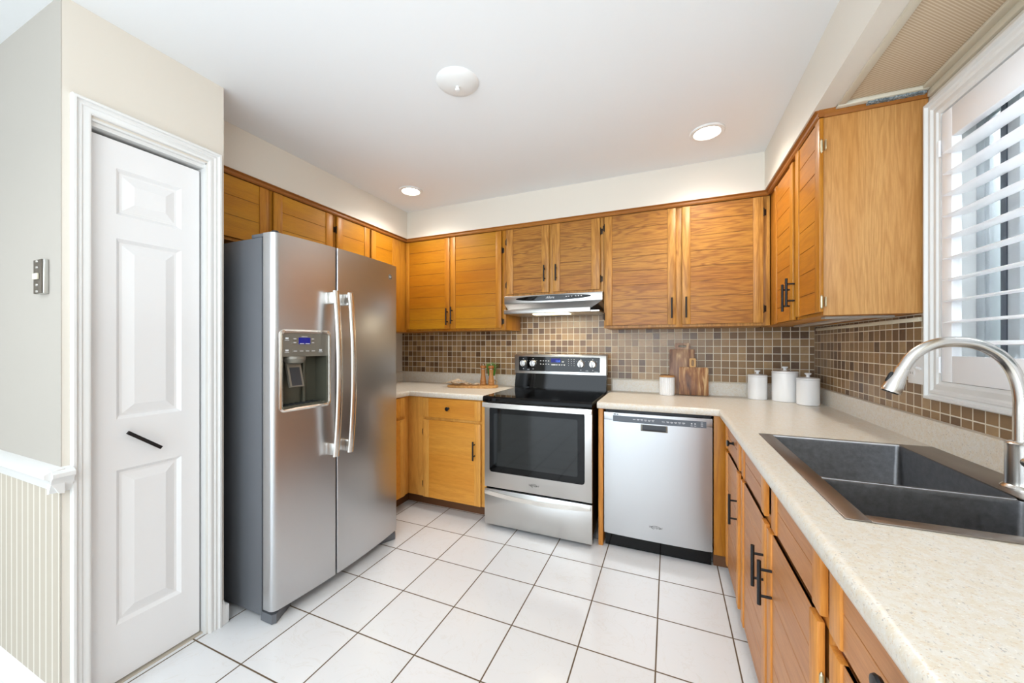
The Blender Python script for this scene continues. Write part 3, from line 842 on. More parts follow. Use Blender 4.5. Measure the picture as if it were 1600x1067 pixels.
# ------------------------------------------------------------------ sink
sk = thing('sink', 'double bowl undeep stainless steel sink set in the worktop', 'sink', (.59, 1.37, .70))
sk['label'] = 'double bowl stainless steel sink set in the beige worktop'
RZ = CT + .0035
bx0, bx1 = .378, .752
B1 = (1.262, 1.745); B2 = (1.005, 1.240)
b = MB()
X0, X1, Y0, Y1 = .334, .850, .971, 1.766
b.box(X0, bx0, Y0, Y1, CT + .0002, RZ, 0, .001); b.box(bx1, X1, Y0, Y1, CT + .0002, RZ, 0, .001)
b.box(bx0, bx1, B1[1], Y1, CT + .0002, RZ, 0, .001); b.box(bx0, bx1, Y0, B2[0], CT + .0002, RZ, 0, .001)
b.build('rim', M['sinkrim'], sk)
b = MB(); b.box(bx0, bx1, B2[1], B1[0], .890, .9072, 0, .003); b.build('divider', M['sink'], sk)
def bowl(y0, y1, zb, nm):
    b = MB(); r = .035; n = 5; rings = []
    def rr(ins, z, rad):
        pts = []
        for cx_, cy_, a0 in ((bx1 - ins - rad, y1 - ins - rad, 0), (bx0 + ins + rad, y1 - ins - rad, 90), (bx0 + ins + rad, y0 + ins + rad, 180), (bx1 - ins - rad, y0 + ins + rad, 270)):
            for k in range(n + 1):
                a = math.radians(a0 + 90 * k / n); pts.append(b.bm.verts.new((cx_ + rad * math.cos(a), cy_ + rad * math.sin(a), z)))
        return pts
    top = .9100
    L = [rr(0, top, .012), rr(.001, top - .01, .012), rr(.003, zb + .02, .02), rr(.010, zb + .005, .024), rr(.022, zb, .02), rr(.08, zb - .002, .02)]
    Lo = [rr(-.003, top, .014), rr(-.001, zb - .006, .02)]
    for A, B in zip(L, L[1:]):
        for k in range(len(A)): b.bm.faces.new([A[k], B[k], B[(k + 1) % len(A)], A[(k + 1) % len(A)]])
    b.bm.faces.new(L[-1])
    for k in range(len(L[0])):
        j = (k + 1) % len(L[0])
        b.bm.faces.new([L[0][k], L[0][j], Lo[0][j], Lo[0][k]]); b.bm.faces.new([Lo[0][k], Lo[0][j], Lo[1][j], Lo[1][k]])
    b.bm.faces.new(Lo[1][::-1])
    return b.build(nm, M['sink'], sk, ang=40)
bowl(B1[0], B1[1], .700, 'bowl'); bowl(B2[0], B2[1], .730, 'bowl')
for yc, zb in ((1.50, .698), (1.12, .728)):
    MB().lathe([(.043, .0015), (.040, .004), (.030, .003), (.028, -.004 + .006), (0, .002)], (.60, yc, zb), 28).build('drain', M['chrome'], sk)
MB().box(bx0 + .002, bx1 - .002, B1[0] - .0045, B1[0] - .0005, .9074, .9084).build('glint_strip', M['sink_glint'], sk)  # painted highlight strips on the divider and far rim
MB().box(bx0, bx1, B1[1] - .001, B1[1] + .003, RZ - .004, RZ + .0006).build('glint_strip', M['sink_glint'], sk)

# faucet
fx, fy = .802, 1.333
fc = thing('faucet', 'brushed nickel gooseneck pull-down faucet behind the sink', 'faucet', (fx, fy, RZ))
MB().lathe([(.034, 0), (.034, .004), (.031, .008), (.0275, .011), (.0265, .02), (.0262, .105), (.0268, .112), (.0225, .116), (.018, .118), (0, .118)], (fx, fy, RZ + .0003), 36).build('body', M['chrome'], fc)
px = [(1595, 0), ]
S_ = 1.0405
pts = [(.769, 1.030), (.769, 1.10), (.769, 1.140), (.764, 1.180), (.752, 1.217), (.732, 1.246), (.699, 1.269), (.665, 1.277), (.631, 1.275), (.600, 1.262), (.575, 1.238), (.557, 1.204)]
P = [(x * S_ + .001, fy, 1.27 + (z - 1.27) * S_) for x, z in pts]
def spline(P, k=5):
    out = []
    V = [Vector(p) for p in P]
    for i in range(len(V) - 1):
        p0, p1, p2, p3 = V[max(i - 1, 0)], V[i], V[i + 1], V[min(i + 2, len(V) - 1)]
        for j in range(k):
            t = j / k
            out.append(.5 * ((2 * p1) + (-p0 + p2) * t + (2 * p0 - 5 * p1 + 4 * p2 - p3) * t * t + (-p0 + 3 * p1 - 3 * p2 + p3) * t ** 3))
    out.append(V[-1]); return out
MB().tube(spline(P), .0135, 20).build('spout', M['chrome'], fc)
e0 = Vector(P[-1]); e1 = Vector((.533 * S_ + .001, fy, 1.27 + (1.147 - 1.27) * S_))
dirv = (e1 - e0).normalized()
b = MB(); b.tube([e0 - dirv * .004, e0, e0 + dirv * .012, e0.lerp(e1, .5), e1 - dirv * .006, e1], [.0145, .0152, .0150, .0185, .0225, .0215], 28)
sh = b.build('spray_head', M['chrome'], fc)
MB().tube([e1 + dirv * .0002, e1 + dirv * .002], [.018, .017], 24).build('nozzle', M['black'], sh)
nrm = Vector((-dirv.z, 0, dirv.x)); bp = e0.lerp(e1, .45) - nrm * -.0
sgn = -1 if (Vector((-1, 0, .3)).dot(nrm) < 0) else 1
bp = e0.lerp(e1, .42) + nrm * sgn * .0165
MB().tube([bp - dirv * .014, bp - dirv * .008, bp + dirv * .012, bp + dirv * .018], [.003, .0055, .0055, .003], 12).build('spray_button', M['black'], sh)
b = MB(); b.tube([(fx, fy - .018, .985), (fx, fy - .045, .987)], [.016, .014], 20); b.tube([(fx, fy - .040, .988), (fx - .01, fy - .075, 1.0), (fx - .02, fy - .12, 1.015)], [.012, .0075, .006], 16)
b.build('lever', M['chrome'], fc)

# ------------------------------------------------------------------ refrigerator
fr = thing('refrigerator', 'stainless side-by-side refrigerator with ice and water dispenser', 'refrigerator', (-2.05, 1.53, 0))
fy0, fy1, bxf = 1.120, 1.948, -1.722
b = MB(); b.box(-2.42, bxf, fy0, fy1, .025, 1.765, 0, .004); b.build('body', M['fr_side'], fr)
MB().box(bxf, bxf + .018, fy0 + .006, fy1 - .006, .05, 1.762, 0, .002).build('gasket', M['fr_dark'], fr)
def xface(y):
    yc, hw = 1.531, .416
    return -1.642 + .030 * (1 - ((y - yc) / hw) ** 2)
def door_poly(y0, y1, r0, r1, n=14, xb=-1.704):
    """top outline, anticlockwise"""
    pts = [(xb, y0)]
    ys = [y0 + (y1 - y0) * i / n for i in range(n + 1)]
    def rnd(yc, r, s):
        out = []
        for k in range(6):
            a = math.radians(90 * k / 5)
            out.append((r * (1 - math.cos(a)), r * (1 - math.sin(a))))
        return out
    # near edge rounding
    for k in range(7):
        a = math.radians(90 * k / 6); y = y0 + r0 * (1 - math.sin(math.pi / 2 - a)) if False else y0 + r0 * (1 - math.cos(a))
        x = xface(y0 + r0) - r0 * (1 - math.sin(a)); pts.append((x, y))
    for y in ys:
        if y0 + r0 + .002 < y < y1 - r1 - .002: pts.append((xface(y), y))
    for k in range(7):
        a = math.radians(90 * k / 6); y = y1 - r1 * (1 - math.sin(a)); x = xface(y1 - r1) - r1 * (1 - math.cos(a)); pts.append((x, y))
    pts.append((xb, y1))
    return pts
def clip(pts, ya, yb, y0, y1):
    return pts
yg0, yg1 = 1.438, 1.446
ZD0, ZD1 = .062, 1.780
# left (freezer) door with the dispenser opening: four solid pieces share one mesh
hy0, hy1, hz0, hz1 = 1.158, 1.388, .972, 1.326
def poly_section(ya, yb):
    full = door_poly(fy0 - .004, yg0, .030, .006, 28)
    front = [p for p in full[1:-1]]
    def xat(y):
        for (xa, a), (xb_, b_) in zip(front, front[1:]):
            if a <= y <= b_ and b_ > a: return xa + (xb_ - xa) * (y - a) / (b_ - a)
        return front[-1][0] if y > front[-1][1] else front[0][0]
    pts = [(-1.704, ya)]
    if ya > fy0: pts.append((xat(ya), ya))
    pts += [p for p in front if ya <= p[1] <= yb and not (ya > fy0 and abs(p[1] - ya) < 1e-4)]
    if yb < yg0 - .001: pts.append((xat(yb), yb))
    pts.append((-1.704, yb))
    return pts
b = MB()
fullp = door_poly(fy0 - .004, yg0, .030, .006, 28)
b.prism(fullp, 'z', ZD0, hz0, 0); b.prism(fullp, 'z', hz1, ZD1, 0)
b.prism(poly_section(fy0 - .004, hy0), 'z', hz0, hz1, 0); b.prism(poly_section(hy1, yg0), 'z', hz0, hz1, 0)
ld = b.build('freezer_door', M['steel_f'], fr, ang=25)
b = MB(); b.prism(door_poly(yg1, fy1 + .002, .006, .020, 28), 'z', ZD0, ZD1, 0, )
rd = b.build('fridge_door', M['steel_f'], fr, ang=25)
# dispenser
xs = xface((hy0 + hy1) / 2)
def rrect(y0, y1, z0, z1, r, n=5):
    pts = []
    for cy_, cz_, a0 in ((y1 - r, z1 - r, 0), (y0 + r, z1 - r, 90), (y0 + r, z0 + r, 180), (y1 - r, z0 + r, 270)):
        for k in range(n + 1):
            a = math.radians(a0 + 90 * k / n); pts.append((cy_ + r * math.cos(a), cz_ + r * math.sin(a)))
    return pts
def ring_x(b, xa, xb, outer, inner, m=0, slope=None):
    """frame between two outlines, from depth xa (back) to xb (front)"""
    bm = b.bm; f = slope or (lambda y: 0)
    O0 = [bm.verts.new((xa + f(p[0]), *p)) for p in outer]; O1 = [bm.verts.new((xb - .003 + f(p[0]), *p)) for p in outer]
    mid = [((p[0] * .5 + q[0] * .5), (p[1] * .5 + q[1] * .5)) for p, q in zip(outer, inner)]
    Mv = [bm.verts.new((xb + f(p[0]), *p)) for p in mid]
    I1 = [bm.verts.new((xb - .003 + f(p[0]), *p)) for p in inner]; I0 = [bm.verts.new((xa + f(p[0]), *p)) for p in inner]
    n = len(outer)
    for A, B in ((O0, O1), (O1, Mv), (Mv, I1), (I1, I0), (I0, O0)):
        for k in range(n): bm.faces.new([A[k], A[(k + 1) % n], B[(k + 1) % n], B[k]]).material_index = m
fsl = lambda y: xface(y) - xs
b = MB(); ring_x(b, xs - .02, xs + .007, rrect(hy0 - .014, hy1 + .014, hz0 - .014, hz1 + .016, .022), rrect(hy0 + .001, hy1 - .001, hz0 + .001, hz1 - .001, .014), slope=fsl)
b.build('dispenser_bezel', M['handle_s'], ld)
zc_ = 1.214
b = MB(); b.prism([(xs - .045, hy0), (xface(hy0) - .003, hy0), (xs - .002, (hy0 + hy1) / 2), (xface(hy1) - .003, hy1), (xs - .045, hy1)], 'z', zc_, hz1, 0)
dp = b.build('dispenser_panel', M['fr_panel'], ld)
b = MB()
b.box(-1.7035, -1.700, hy0, hy1, hz0, zc_); b.box(-1.70, xface(hy0) - .004, hy0 + .0002, hy0 + .004, hz0, zc_); b.box(-1.70, xface(hy1) - .004, hy1 - .004, hy1 - .0002, hz0, zc_)
b.box(-1.70, xs - .003, hy0, hy1, hz0, hz0 + .012)
b.box(-1.70, xs - .046, hy0, hy1, zc_, zc_ + .01)
b.tube([(-1.692, 1.31, hz0 + .012), (-1.692, 1.31, zc_)], .010, 10)
b.build('dispenser_cavity', M['fr_cav'], ld)
b = MB()
for i in range(7): b.box(-1.695, xs - .008, hy0 + .02 + i * .028, hy0 + .028 + i * .028, hz0 + .012, hz0 + .015)
b.build('drip_grille', M['fr_dark'], ld)
b = MB(); b.lathe([(.048, 0), (.050, -.012), (.040, -.030), (.030, -.034), (0, -.034)], (-1.660, 1.235, zc_), 24); b.build('chute', M['fr_panel'], ld)
b = MB()
q = [(-1.640, 1.19), (-1.640, 1.262)]
def quadslab(b, c, w, h, t, rx, m=0):
    vs = []
    for a in (-1, 1):
        for d in (-1, 1):
            for e in (-1, 1):
                p = Vector((t * a, w * d, h * e)); p = Matrix.Rotation(rx, 3, 'Y') @ p; vs.append(b.bm.verts.new(Vector(c) + p))
    for qd in ((0, 1, 3, 2), (4, 6, 7, 5), (0, 4, 5, 1), (2, 3, 7, 6), (0, 2, 6, 4), (1, 5, 7, 3)): b.bm.faces.new([vs[i] for i in qd]).material_index = m
quadslab(b, (-1.652, 1.232, 1.125), .036, .058, .006, math.radians(-14))
b.build('paddle_frame', M['fr_panel'], ld)
b = MB(); quadslab(b, (-1.6455, 1.232, 1.118), .026, .044, .002, math.radians(-14)); b.build('paddle', M['fr_dark'], ld)
# dispenser display + buttons
def onface(y, z, off=.0): return (xface(y) - .0025 + off, y, z)
def mark(b, y0, y1, z0, z1, off=.001, m=0):
    vs = [b.bm.verts.new((xface(y) - .003 + o_, y, z)) for o_ in (0, off + .0012) for y, z in ((y0, z0), (y1, z0), (y1, z1), (y0, z1))]
    for qd in ((0, 1, 2, 3), (7, 6, 5, 4), (0, 4, 5, 1), (1, 5, 6, 2), (2, 6, 7, 3), (3, 7, 4, 0)): b.bm.faces.new([vs[i] for i in qd]).material_index = m
b = MB(); mark(b, 1.236, 1.292, 1.272, 1.304, .002); b.build('display', M['display'], dp)
b = MB()
for k in (0, 1): mark(b, 1.240 + k * .028, 1.260 + k * .028, 1.274, 1.277, .0035)
mark(b, 1.250, 1.278, 1.3075, 1.3095, .002)
for yy in (1.216, 1.306):
    for zz in (1.280, 1.298):
        mark(b, yy - .006, yy + .006, zz - .0015, zz + .0015, .003)
for k in range(4): mark(b, 1.210 + k * .030, 1.226 + k * .030, 1.238, 1.241, .003)
for yy, zz in ((1.180, 1.300), (1.180, 1.243), (1.348, 1.243)):
    mark(b, yy - .006, yy + .006, zz - .004, zz + .004, .003); mark(b, yy - .009, yy + .009, zz - .010, zz - .008, .003)
b.build('print_marks', M['white_ink'], dp)
for yy in (1.216, 1.306):
    for zz in (1.280, 1.298):
        b = MB(); mark(b, yy - .011, yy + .011, zz - .0065, zz + .0065, .0015); b.build('button', M['fr_panel'], dp)
for k in range(4):
    b = MB(); mark(b, 1.206 + k * .030, 1.230 + k * .030, 1.233, 1.247, .0015); b.build('button', M['fr_panel'], dp)
# handles: bowed flat bars
def fhandle(y, parent):
    b = MB(); P = []
    for i in range(17):
        t = i / 16; z = .700 + t * (1.545 - .700)
        x = xface(y) + .052 + .026 * (1 - (2 * t - 1) ** 2) - .004
        P.append((x, y, z))
    b.tube(P, .0175, 14, 0, .62, up=(0, 1, 0))
    b.build('handle', M['handle_s'], parent)
    for z in (.735, 1.510):
        b = MB(); b.box(xface(y) - .002, xface(y) + .045, y - .012, y + .012, z - .030, z + .030, 0, .004)
        b.build('handle_mount', M['handle_s'], parent)
fhandle(1.396, ld); fhandle(1.486, rd)
# emblem
MB().lathe([(.0165, 0), (.0165, .0015), (.015, .0025), (0, .0025)], (xface(1.868) - .0005, 1.868, 1.700), 24, axis='x').build('emblem', M['fr_panel'], rd)
text('GE', .016, 'emblem_letters', M['white_ink'], rd, lambda x, y, z: (xface(1.868) + .0022 + z, 1.868 + x, 1.700 + y), shear=.3)
# hinge covers, feet
b = MB(); b.box(-1.80, -1.70, fy0 + .004, fy0 + .06, 1.766, 1.784, 0, .004); b.build('hinge_cover', M['fr_side'], fr)
b = MB(); b.lathe([(.017, 0), (.017, .008), (.012, .014), (0, .014)], (-1.672, 1.150, ZD1 + .0005), 20); b.build('hinge_cap', M['fr_dark'], fr)
b = MB(); b.box(-1.78, -1.66, fy1 - .05, fy1 - .006, 1.766, 1.786, 0, .004); b.build('hinge_cover', M['fr_dark'], fr)
b = MB(); b.box(-1.69, -1.675, 1.22, 1.232, ZD1 + .0005, ZD1 + .008); b.build('door_stop', M['fr_dark'], fr)
for y0, y1 in ((fy0 + .002, fy0 + .13), (fy1 - .13, fy1 - .002)):
    b = MB()
    yn, yf_ = (y0, y1) if y0 < 1.5 else (y1, y0)
    b.prism([(-1.73, yn), (-1.655, yn), (-1.645, yn + (yf_ - yn) * .12), (-1.70, yf_), (-1.73, yf_)], 'z', .003, .045)
    b.build('foot', M['fr_side'], fr)
b = MB(); b.box(-1.735, -1.722, fy0 + .13, fy1 - .13, .02, .058); b.build('base_grille', M['fr_dark'], fr)
for y in (fy0 + .05, fy1 - .05):
    MB().lathe([(.016, 0), (.016, .028), (0, .028)], (-2.3, y, 0), 12).build('roller', M['fr_dark'], fr)

# ------------------------------------------------------------------ range
rg = thing('range', 'stainless electric range with black glass cooktop and oven window', 'range', (-.81, 2.6, 0))
rx0, rx1 = -1.186, -.438; ryf = 2.312
MB().box(rx0 + .004, rx1 - .004, ryf + .022, 2.93, .03, .872, 0, .002).build('body', M['bblack'], rg)
b = MB(); b.prism([(ryf - .022, .884), (ryf - .022, .902), (ryf - .012, .914), (2.86, .914), (2.86, .873), (ryf - .012, .873)], 'x', rx0 - .003, rx1 + .003)
ct = b.build('cooktop', M['gblack'], rg)
# oven door
DT = ryf
b = MB()
dz0, dz1 = .284, .868
wx0, wx1, wz0_, wz1_ = -1.147, -.484, .392, .842
b.box(rx0, rx1, DT, DT + .02, dz0, dz1, 0, .003)
od = b.build('oven_door', M['steel_r'], rg)
b = MB(); b.prism(rrect(wx0, wx1, wz0_, wz1_, .020), 'y', DT - .002, DT + .002, 0)
b.build('door_glass', M['bblack'], od)
b = MB(); b.prism(rrect(wx0 + .035, wx1 - .045, wz0_ + .045, wz1_ - .045, .012), 'y', DT - .0028, DT + .001, 0)
b.build('oven_window', M['ovenwin'], od)
b = MB()
n = 16; pts = []
for i in range(n + 1):
    t = i / n; x = rx0 - .002 + t * (rx1 - rx0 + .004); pts.append((x, DT - .030 - .010 * (1 - (2 * t - 1) ** 2)))
back = [(x, y + .014) for x, y in reversed(pts)]
b.prism(pts + back, 'z', .840, .872, 0, .002)
b.box(rx0 - .001, rx0 + .022, DT - .026, DT, .842, .870, 0, .002); b.box(rx1 - .022, rx1 + .001, DT - .026, DT, .842, .870, 0, .002)
b.build('handle', M['handle_s'], od)
# logo on the oven door: an oval swoosh with lettering
def swoosh(b, cx_, cz_, a, c, y, n=40, t=.0022):
    P = []
    for i in range(n + 1):
        an = math.radians(-40 + 290 * i / n); P.append((cx_ + a * math.cos(an), y, cz_ + c * math.sin(an)))
    b.tube(P, t * .5, 6)
b = MB(); swoosh(b, -.822, .337, .020, .012, DT - .0012); b.build('logo_ring', M['dkink'], od)
text('Whirlpool', .017, 'logo_letters', M['dkink'], od, lambda x, y, z: (-.822 + x, DT - .0006 - z, .338 + y), shear=.2)
# drawer
b = MB()
dr0, dr1 = .026, .272
b.box(rx0, rx1, DT, DT + .02, dr0, dr1, 0, .003)
dw_ = b.build('storage_drawer', M['steel_r'], rg)
b = MB(); top = []; bot = []
n = 20
for i in range(n + 1):
    t = i / n; x = rx0 + .004 + t * (rx1 - rx0 - .012); sag = .024 * (1 - (2 * t - 1) ** 2)
    top.append((x, .266 - sag)); bot.append((x, .238 - sag * 1.0))
b.prism(top + bot[::-1], 'y', DT - .012, DT, 0, .003)
b.build('handle', M['handle_s'], dw_)
for x in (rx0 + .06, rx1 - .06):
    for y in (2.44, 2.86): MB().lathe([(.015, 0), (.015, .032), (0, .032)], (x, y, 0), 12).build('foot', M['bblack'], rg)
# back guard
b = MB(); b.prism([(2.852, .905), (2.852, .940), (2.872, 1.030), (2.872, 1.05), (2.93, 1.05), (2.93, .905)], 'x', rx0 + .006, rx1 + .002)
b.build('back_guard', M['bblack'], rg)
b = MB(); b.prism([(2.858, 1.036), (2.858, 1.180), (2.864, 1.190), (2.93, 1.196), (2.93, 1.036)], 'x', rx0 + .002, rx1 + .004, 0, .003)
cs = b.build('control_console', M['steel_r'], rg)
b = MB(); b.prism(rrect(-1.145, -.482, 1.056, 1.172, .006), 'y', 2.8565, 2.859, 0); cg = b.build('control_glass', M['gblack'], rg)
KX = (-1.105, -1.020, -.628, -.536)
for x in KX:
    b = MB(); b.lathe([(.029, 0), (.029, -.003), (.026, -.005), (.026, -.018), (.023, -.022), (0, -.022)], (x, 2.8563, 1.118), 28, axis='y')
    kb = b.build('control_knob', M['knob'], rg)
    MB().box(x - .0055, x + .0055, 2.8300, 2.8350, 1.096, 1.140, 0, .002).build('grip', M['chrome'], kb)
    MB().box(x - .0015, x + .0015, 2.8290, 2.8299, 1.098, 1.138).build('pointer', M['bblack'], kb)
b = MB(); b.box(-.868, -.790, 2.8555, 2.8565, 1.128, 1.160); b.build('display', M['display'], cg)
text('12:0', .022, 'clock_digits', M['digit'], cg, lambda x, y, z: (-.812 + x, 2.8550 - z, 1.138 + y))
b = MB()
def tick(b, x, z, w=.0045, h=.003): b.box(x - w, x + w, 2.8556, 2.8566, z - h, z + h)
for r_ in (0, 1):
    for k in range(4): tick(b, -.955 + k * .022, 1.140 - r_ * .026)
for k in range(3):
    for r_ in range(4): tick(b, -.725 + k * .022, 1.155 - r_ * .016, .002, .002)
tick(b, -.772, 1.134, .009, .004)
tick(b, -.848, 1.110, .018, .004)
for k in range(4): tick(b, -.820 + k * .020, 1.110, .006, .004)
for x in KX:
    tick(b, x, 1.073, .004, .003); tick(b, x, 1.156, .003, .002)
    for s in (-1, 1): tick(b, x + s * .032, 1.140, .0015, .0015)
for x in (-1.062, -.582): tick(b, x, 1.068, .010, .0018)
tick(b, -.508, 1.062, .015, .0015)
b.build('print_marks', M['white_ink'], cg)

# ------------------------------------------------------------------ range hood
hd = thing('range_hood', 'slim stainless range hood with black oval control strip', 'range hood', (-.81, 2.8, 1.5))
hy = 2.655
b = MB(); b.box(-1.189, -.430, hy, WY - .008, 1.586, 1.646, 0, .003); b.build('fascia', M['steel_r'], hd)
b = MB()
bm = b.bm
A = [(-1.186, hy + .004, 1.5855), (-.433, hy + .004, 1.5855), (-.433, 3.0, 1.5855), (-1.186, 3.0, 1.5855)]
Bq = [(-1.172, 2.70, 1.538), (-.520, 2.70, 1.538), (-.450, 3.0, 1.520), (-1.172, 3.0, 1.520)]
va = [bm.verts.new(p) for p in A]; vb = [bm.verts.new(p) for p in Bq]
bm.faces.new(va); bm.faces.new(vb[::-1])
for k in range(4): bm.faces.new([va[k], vb[k], vb[(k + 1) % 4], va[(k + 1) % 4]])
b.build('shroud', M['steel_f'], hd)
b = MB(); b.box(-1.180, -.512, 2.628, 2.645, 1.506, 1.538, 0, .002)
b.build('visor', M['steel_r'], hd)
b = MB(); b.box(-1.178, -.450, 2.645, 3.0, 1.506, 1.519, 0, .002); b.build('filter_plate', M['steel_r'], hd)
b = MB(); b.box(-.96, -.68, 2.672, 2.76, 1.499, 1.5055, 0, .002); b.build('lamp_lens', M['hoodlamp'], hd)
b = MB(); pts = [(-.800 + .290 * math.cos(2 * math.pi * i / 48), 1.620 + .0205 * math.sin(2 * math.pi * i / 48)) for i in range(48)]
b.prism(pts, 'y', hy - .004, hy - .0002, 0, .001); cp_ = b.build('control_strip', M['gblack'], hd)
text('Allure', .026, 'logo_letters', M['white_ink'], cp_, lambda x, y, z: (-.815 + x, hy - .0045 - z, 1.622 + y), shear=.35)
b = MB()
for k, x in enumerate((-.69, -.672, -.65, -.62, -.60, -.58)): b.box(x - .005, x + .005, hy - .006, hy - .0035, 1.621, 1.626)
b.build('switch_marks', M['white_ink'], cp_)
hl = D.lights.new('hood_lamp', 'AREA'); hl.shape = 'RECTANGLE'; hl.size = .25; hl.size_y = .07; hl.energy = 1.3; hl.color = (1, .86, .62)
ho = D.objects.new('hood_lamp', hl); COL.objects.link(ho); ho.location = (-.82, 2.72, 1.496)

# ------------------------------------------------------------------ dishwasher
dwh = thing('dishwasher', 'stainless dishwasher with grey control strip under the worktop', 'dishwasher', (-.07, 2.7, 0))
dx0, dx1, dyf = -.377, .229, 2.385
MB().box(dx0 + .004, dx1 - .003, dyf + .035, 2.98, .012, .862, 0, .002).build('body', M['fr_dark'], dwh)
b = MB(); n = 16; pts = []
for i in range(n + 1):
    t = i / n; pts.append((dx0 + t * (dx1 - dx0), dyf + .007 - .010 * (1 - (2 * t - 1) ** 2) ** .6))
b.prism([(dx0, dyf + .034)] + pts + [(dx1, dyf + .034)], 'z', .086, .799, 0)
dd_ = b.build('door', M['steel_d'], dwh, ang=25)
b = MB(); b.prism([(dx0, dyf + .034)] + pts + [(dx1, dyf + .034)], 'z', .8, .846, 0, .002); tp = b.build('top_strip', M['steel_d'], dwh)
def dface(x):
    t = (x - dx0) / (dx1 - dx0); return dyf + .007 - .010 * (1 - (2 * t - 1) ** 2) ** .6
b = MB()
xs_ = [-.322 + i * (.520 / 16) for i in range(17)]
outer = [(x, dface(x) - .0012) for x in xs_]; b.prism(outer + [(x, y + .003) for x, y in reversed(outer)], 'z', .7915, .829, 0)
pn = b.build('control_panel', M['dw_panel'], dwh)
b = MB()
for k in range(5): b.box(-.318 + k * .018, -.304 + k * .018, dface(-.31) - .0008, dface(-.31) + .004, .834, .839)
b.build('vent', M['gap_shade'], dwh)
b = MB()
def dm(x, z, w, h): b.box(x - w, x + w, dface(x) - .0018, dface(x) - .0010, z - h, z + h)
dm(-.195, .8125, .008, .0012)
for k in range(5): dm(-.172 + k * .021, .8125 + .0015, .008, .0016); dm(-.172 + k * .021, .8075, .005, .0008)
dm(-.030, .8110, .008, .0012)
for k in range(5): dm(-.005 + k * .021, .8125, .008, .0016); dm(-.005 + k * .021, .807, .005, .0008)
for k in range(2):
    dm(.122 + k * .018, .812, .0035, .0035); dm(.122 + k * .018, .800, .006, .0015)
for k in range(5): dm(.175, .800 + k * .0055, .006, .0008)
b.build('print_marks', M['white_ink'], pn)
b = MB()
b.box(-.158, -.006, dface(-.08) - .002, dface(-.08) + .004, .746, .786, 0, .002); b.build('pocket_handle', M['fr_panel'], dd_)
b = MB(); b.prism([(dface(-.08) - .0024, .784), (dface(-.08) - .0075, .762), (dface(-.08) - .0075, .757), (dface(-.08) - .0024, .750)], 'x', -.148, -.016); b.build('pocket_lip', M['fr_dark'], dd_)  # dark grey lip, recess shade put into its colour
b = MB(); swoosh(b, -.072, .172, .026, .010, dface(-.07) - .0004); b.build('logo_ring', M['dkink'], dd_)
text('Whirlpool', .018, 'logo_letters', M['dkink'], dd_, lambda x, y, z: (-.074 + x, dface(-.07) - .0002 - z, .173 + y), shear=.2)
MB().box(dx0 + .004, dx1 - .004, dyf + .024, dyf + .034, .004, .0855).build('toe_panel', M['bblack'], dwh)
MB().box(dx0 + .001, dx1 + .004, dyf + .036, dyf + .05, .8625, .8685).build('top_shade_bar', M['gap_shade'], dwh)  # solid bar, shade under the worktop put into its colour

# ------------------------------------------------------------------ ceiling fixtures
def can(x, y, label, r=.062):
    o = thing('recessed_light', label, 'ceiling light', (x, y, CZ - .006), 'recessed ceiling lights')
    MB().lathe([(r, .0055), (r, .001), (r + .006, -.004), (r + .022, -.003), (r + .026, .0005), (r + .026, .0055)], (x, y, CZ - .006), 40).build('trim_ring', M['white'], o)
    MB().lathe([(0, 0), (r, 0), (r, .002), (0, .002)], (x, y, CZ - .005), 32).build('lamp_disc', M['lamp'], o)
    l = D.lights.new('down_spot', 'SPOT'); l.energy = 23; l.spot_size = math.radians(150); l.spot_blend = .9; l.shadow_soft_size = .06; l.color = (1, .95, .88)
    lo = D.objects.new('down_spot', l); COL.objects.link(lo); lo.location = (x, y, CZ - .02)
def rear_fill_spot(x, y):  # added fill spots behind the camera, no fixtures there
    l = D.lights.new('down_spot', 'SPOT'); l.energy = 16; l.spot_size = math.radians(150); l.spot_blend = .7; l.shadow_soft_size = .06; l.color = (.92, .96, 1)
    lo = D.objects.new('down_spot', l); COL.objects.link(lo); lo.location = (x, y, CZ - .02)
rear_fill_spot(-.3, -.5); rear_fill_spot(-1.9, -.6)
can(.194, 2.296, 'round recessed ceiling light near the window side'); can(-1.806, 2.297, 'round recessed ceiling light near the fridge corner')
b = MB(); b.lathe([(.094, 0), (.094, -.002), (.088, -.008), (.060, -.017), (.025, -.022), (.009, -.023), (.009, -.029), (.012, -.033), (.008, -.039), (0, -.040)], (-.866, 1.427, CZ - .0002), 48)
tag(b.build('ceiling_cover', M['white']), 'shallow white domed blank cover with small centre nub on ceiling', 'ceiling cover')

# ------------------------------------------------------------------ switch plate by the window
sp = thing('switch_plate', 'white double plate with outlet and toggle switch on mosaic beside window', 'switch plate', (WX - .01, 1.905, 1.12))
xp = WX - .005
b = MB(); b.box(xp - .006, xp, 1.851, 1.968, 1.120, 1.238, 0, .002); b.build('plate', M['plate'], sp)
b = MB(); b.tube([(xp - .006, 1.885, 1.177), (xp - .022, 1.884, 1.186)], [.006, .004], 10); b.build('toggle', M['plate'], sp)
for z in (1.160, 1.200):
    b = MB(); b.lathe([(.017, 0), (.017, -.0015), (.015, -.002), (0, -.002)], (xp - .006, 1.938, z), 20, axis='x'); rc = b.build('receptacle', M['plate'], sp)
    b = MB()
    for s in (-.006, .006): b.box(xp - .0088, xp - .0081, 1.938 + s - .001, 1.938 + s + .001, z - .004, z + .005)
    b.build('slot', M['grey_ink'], rc)

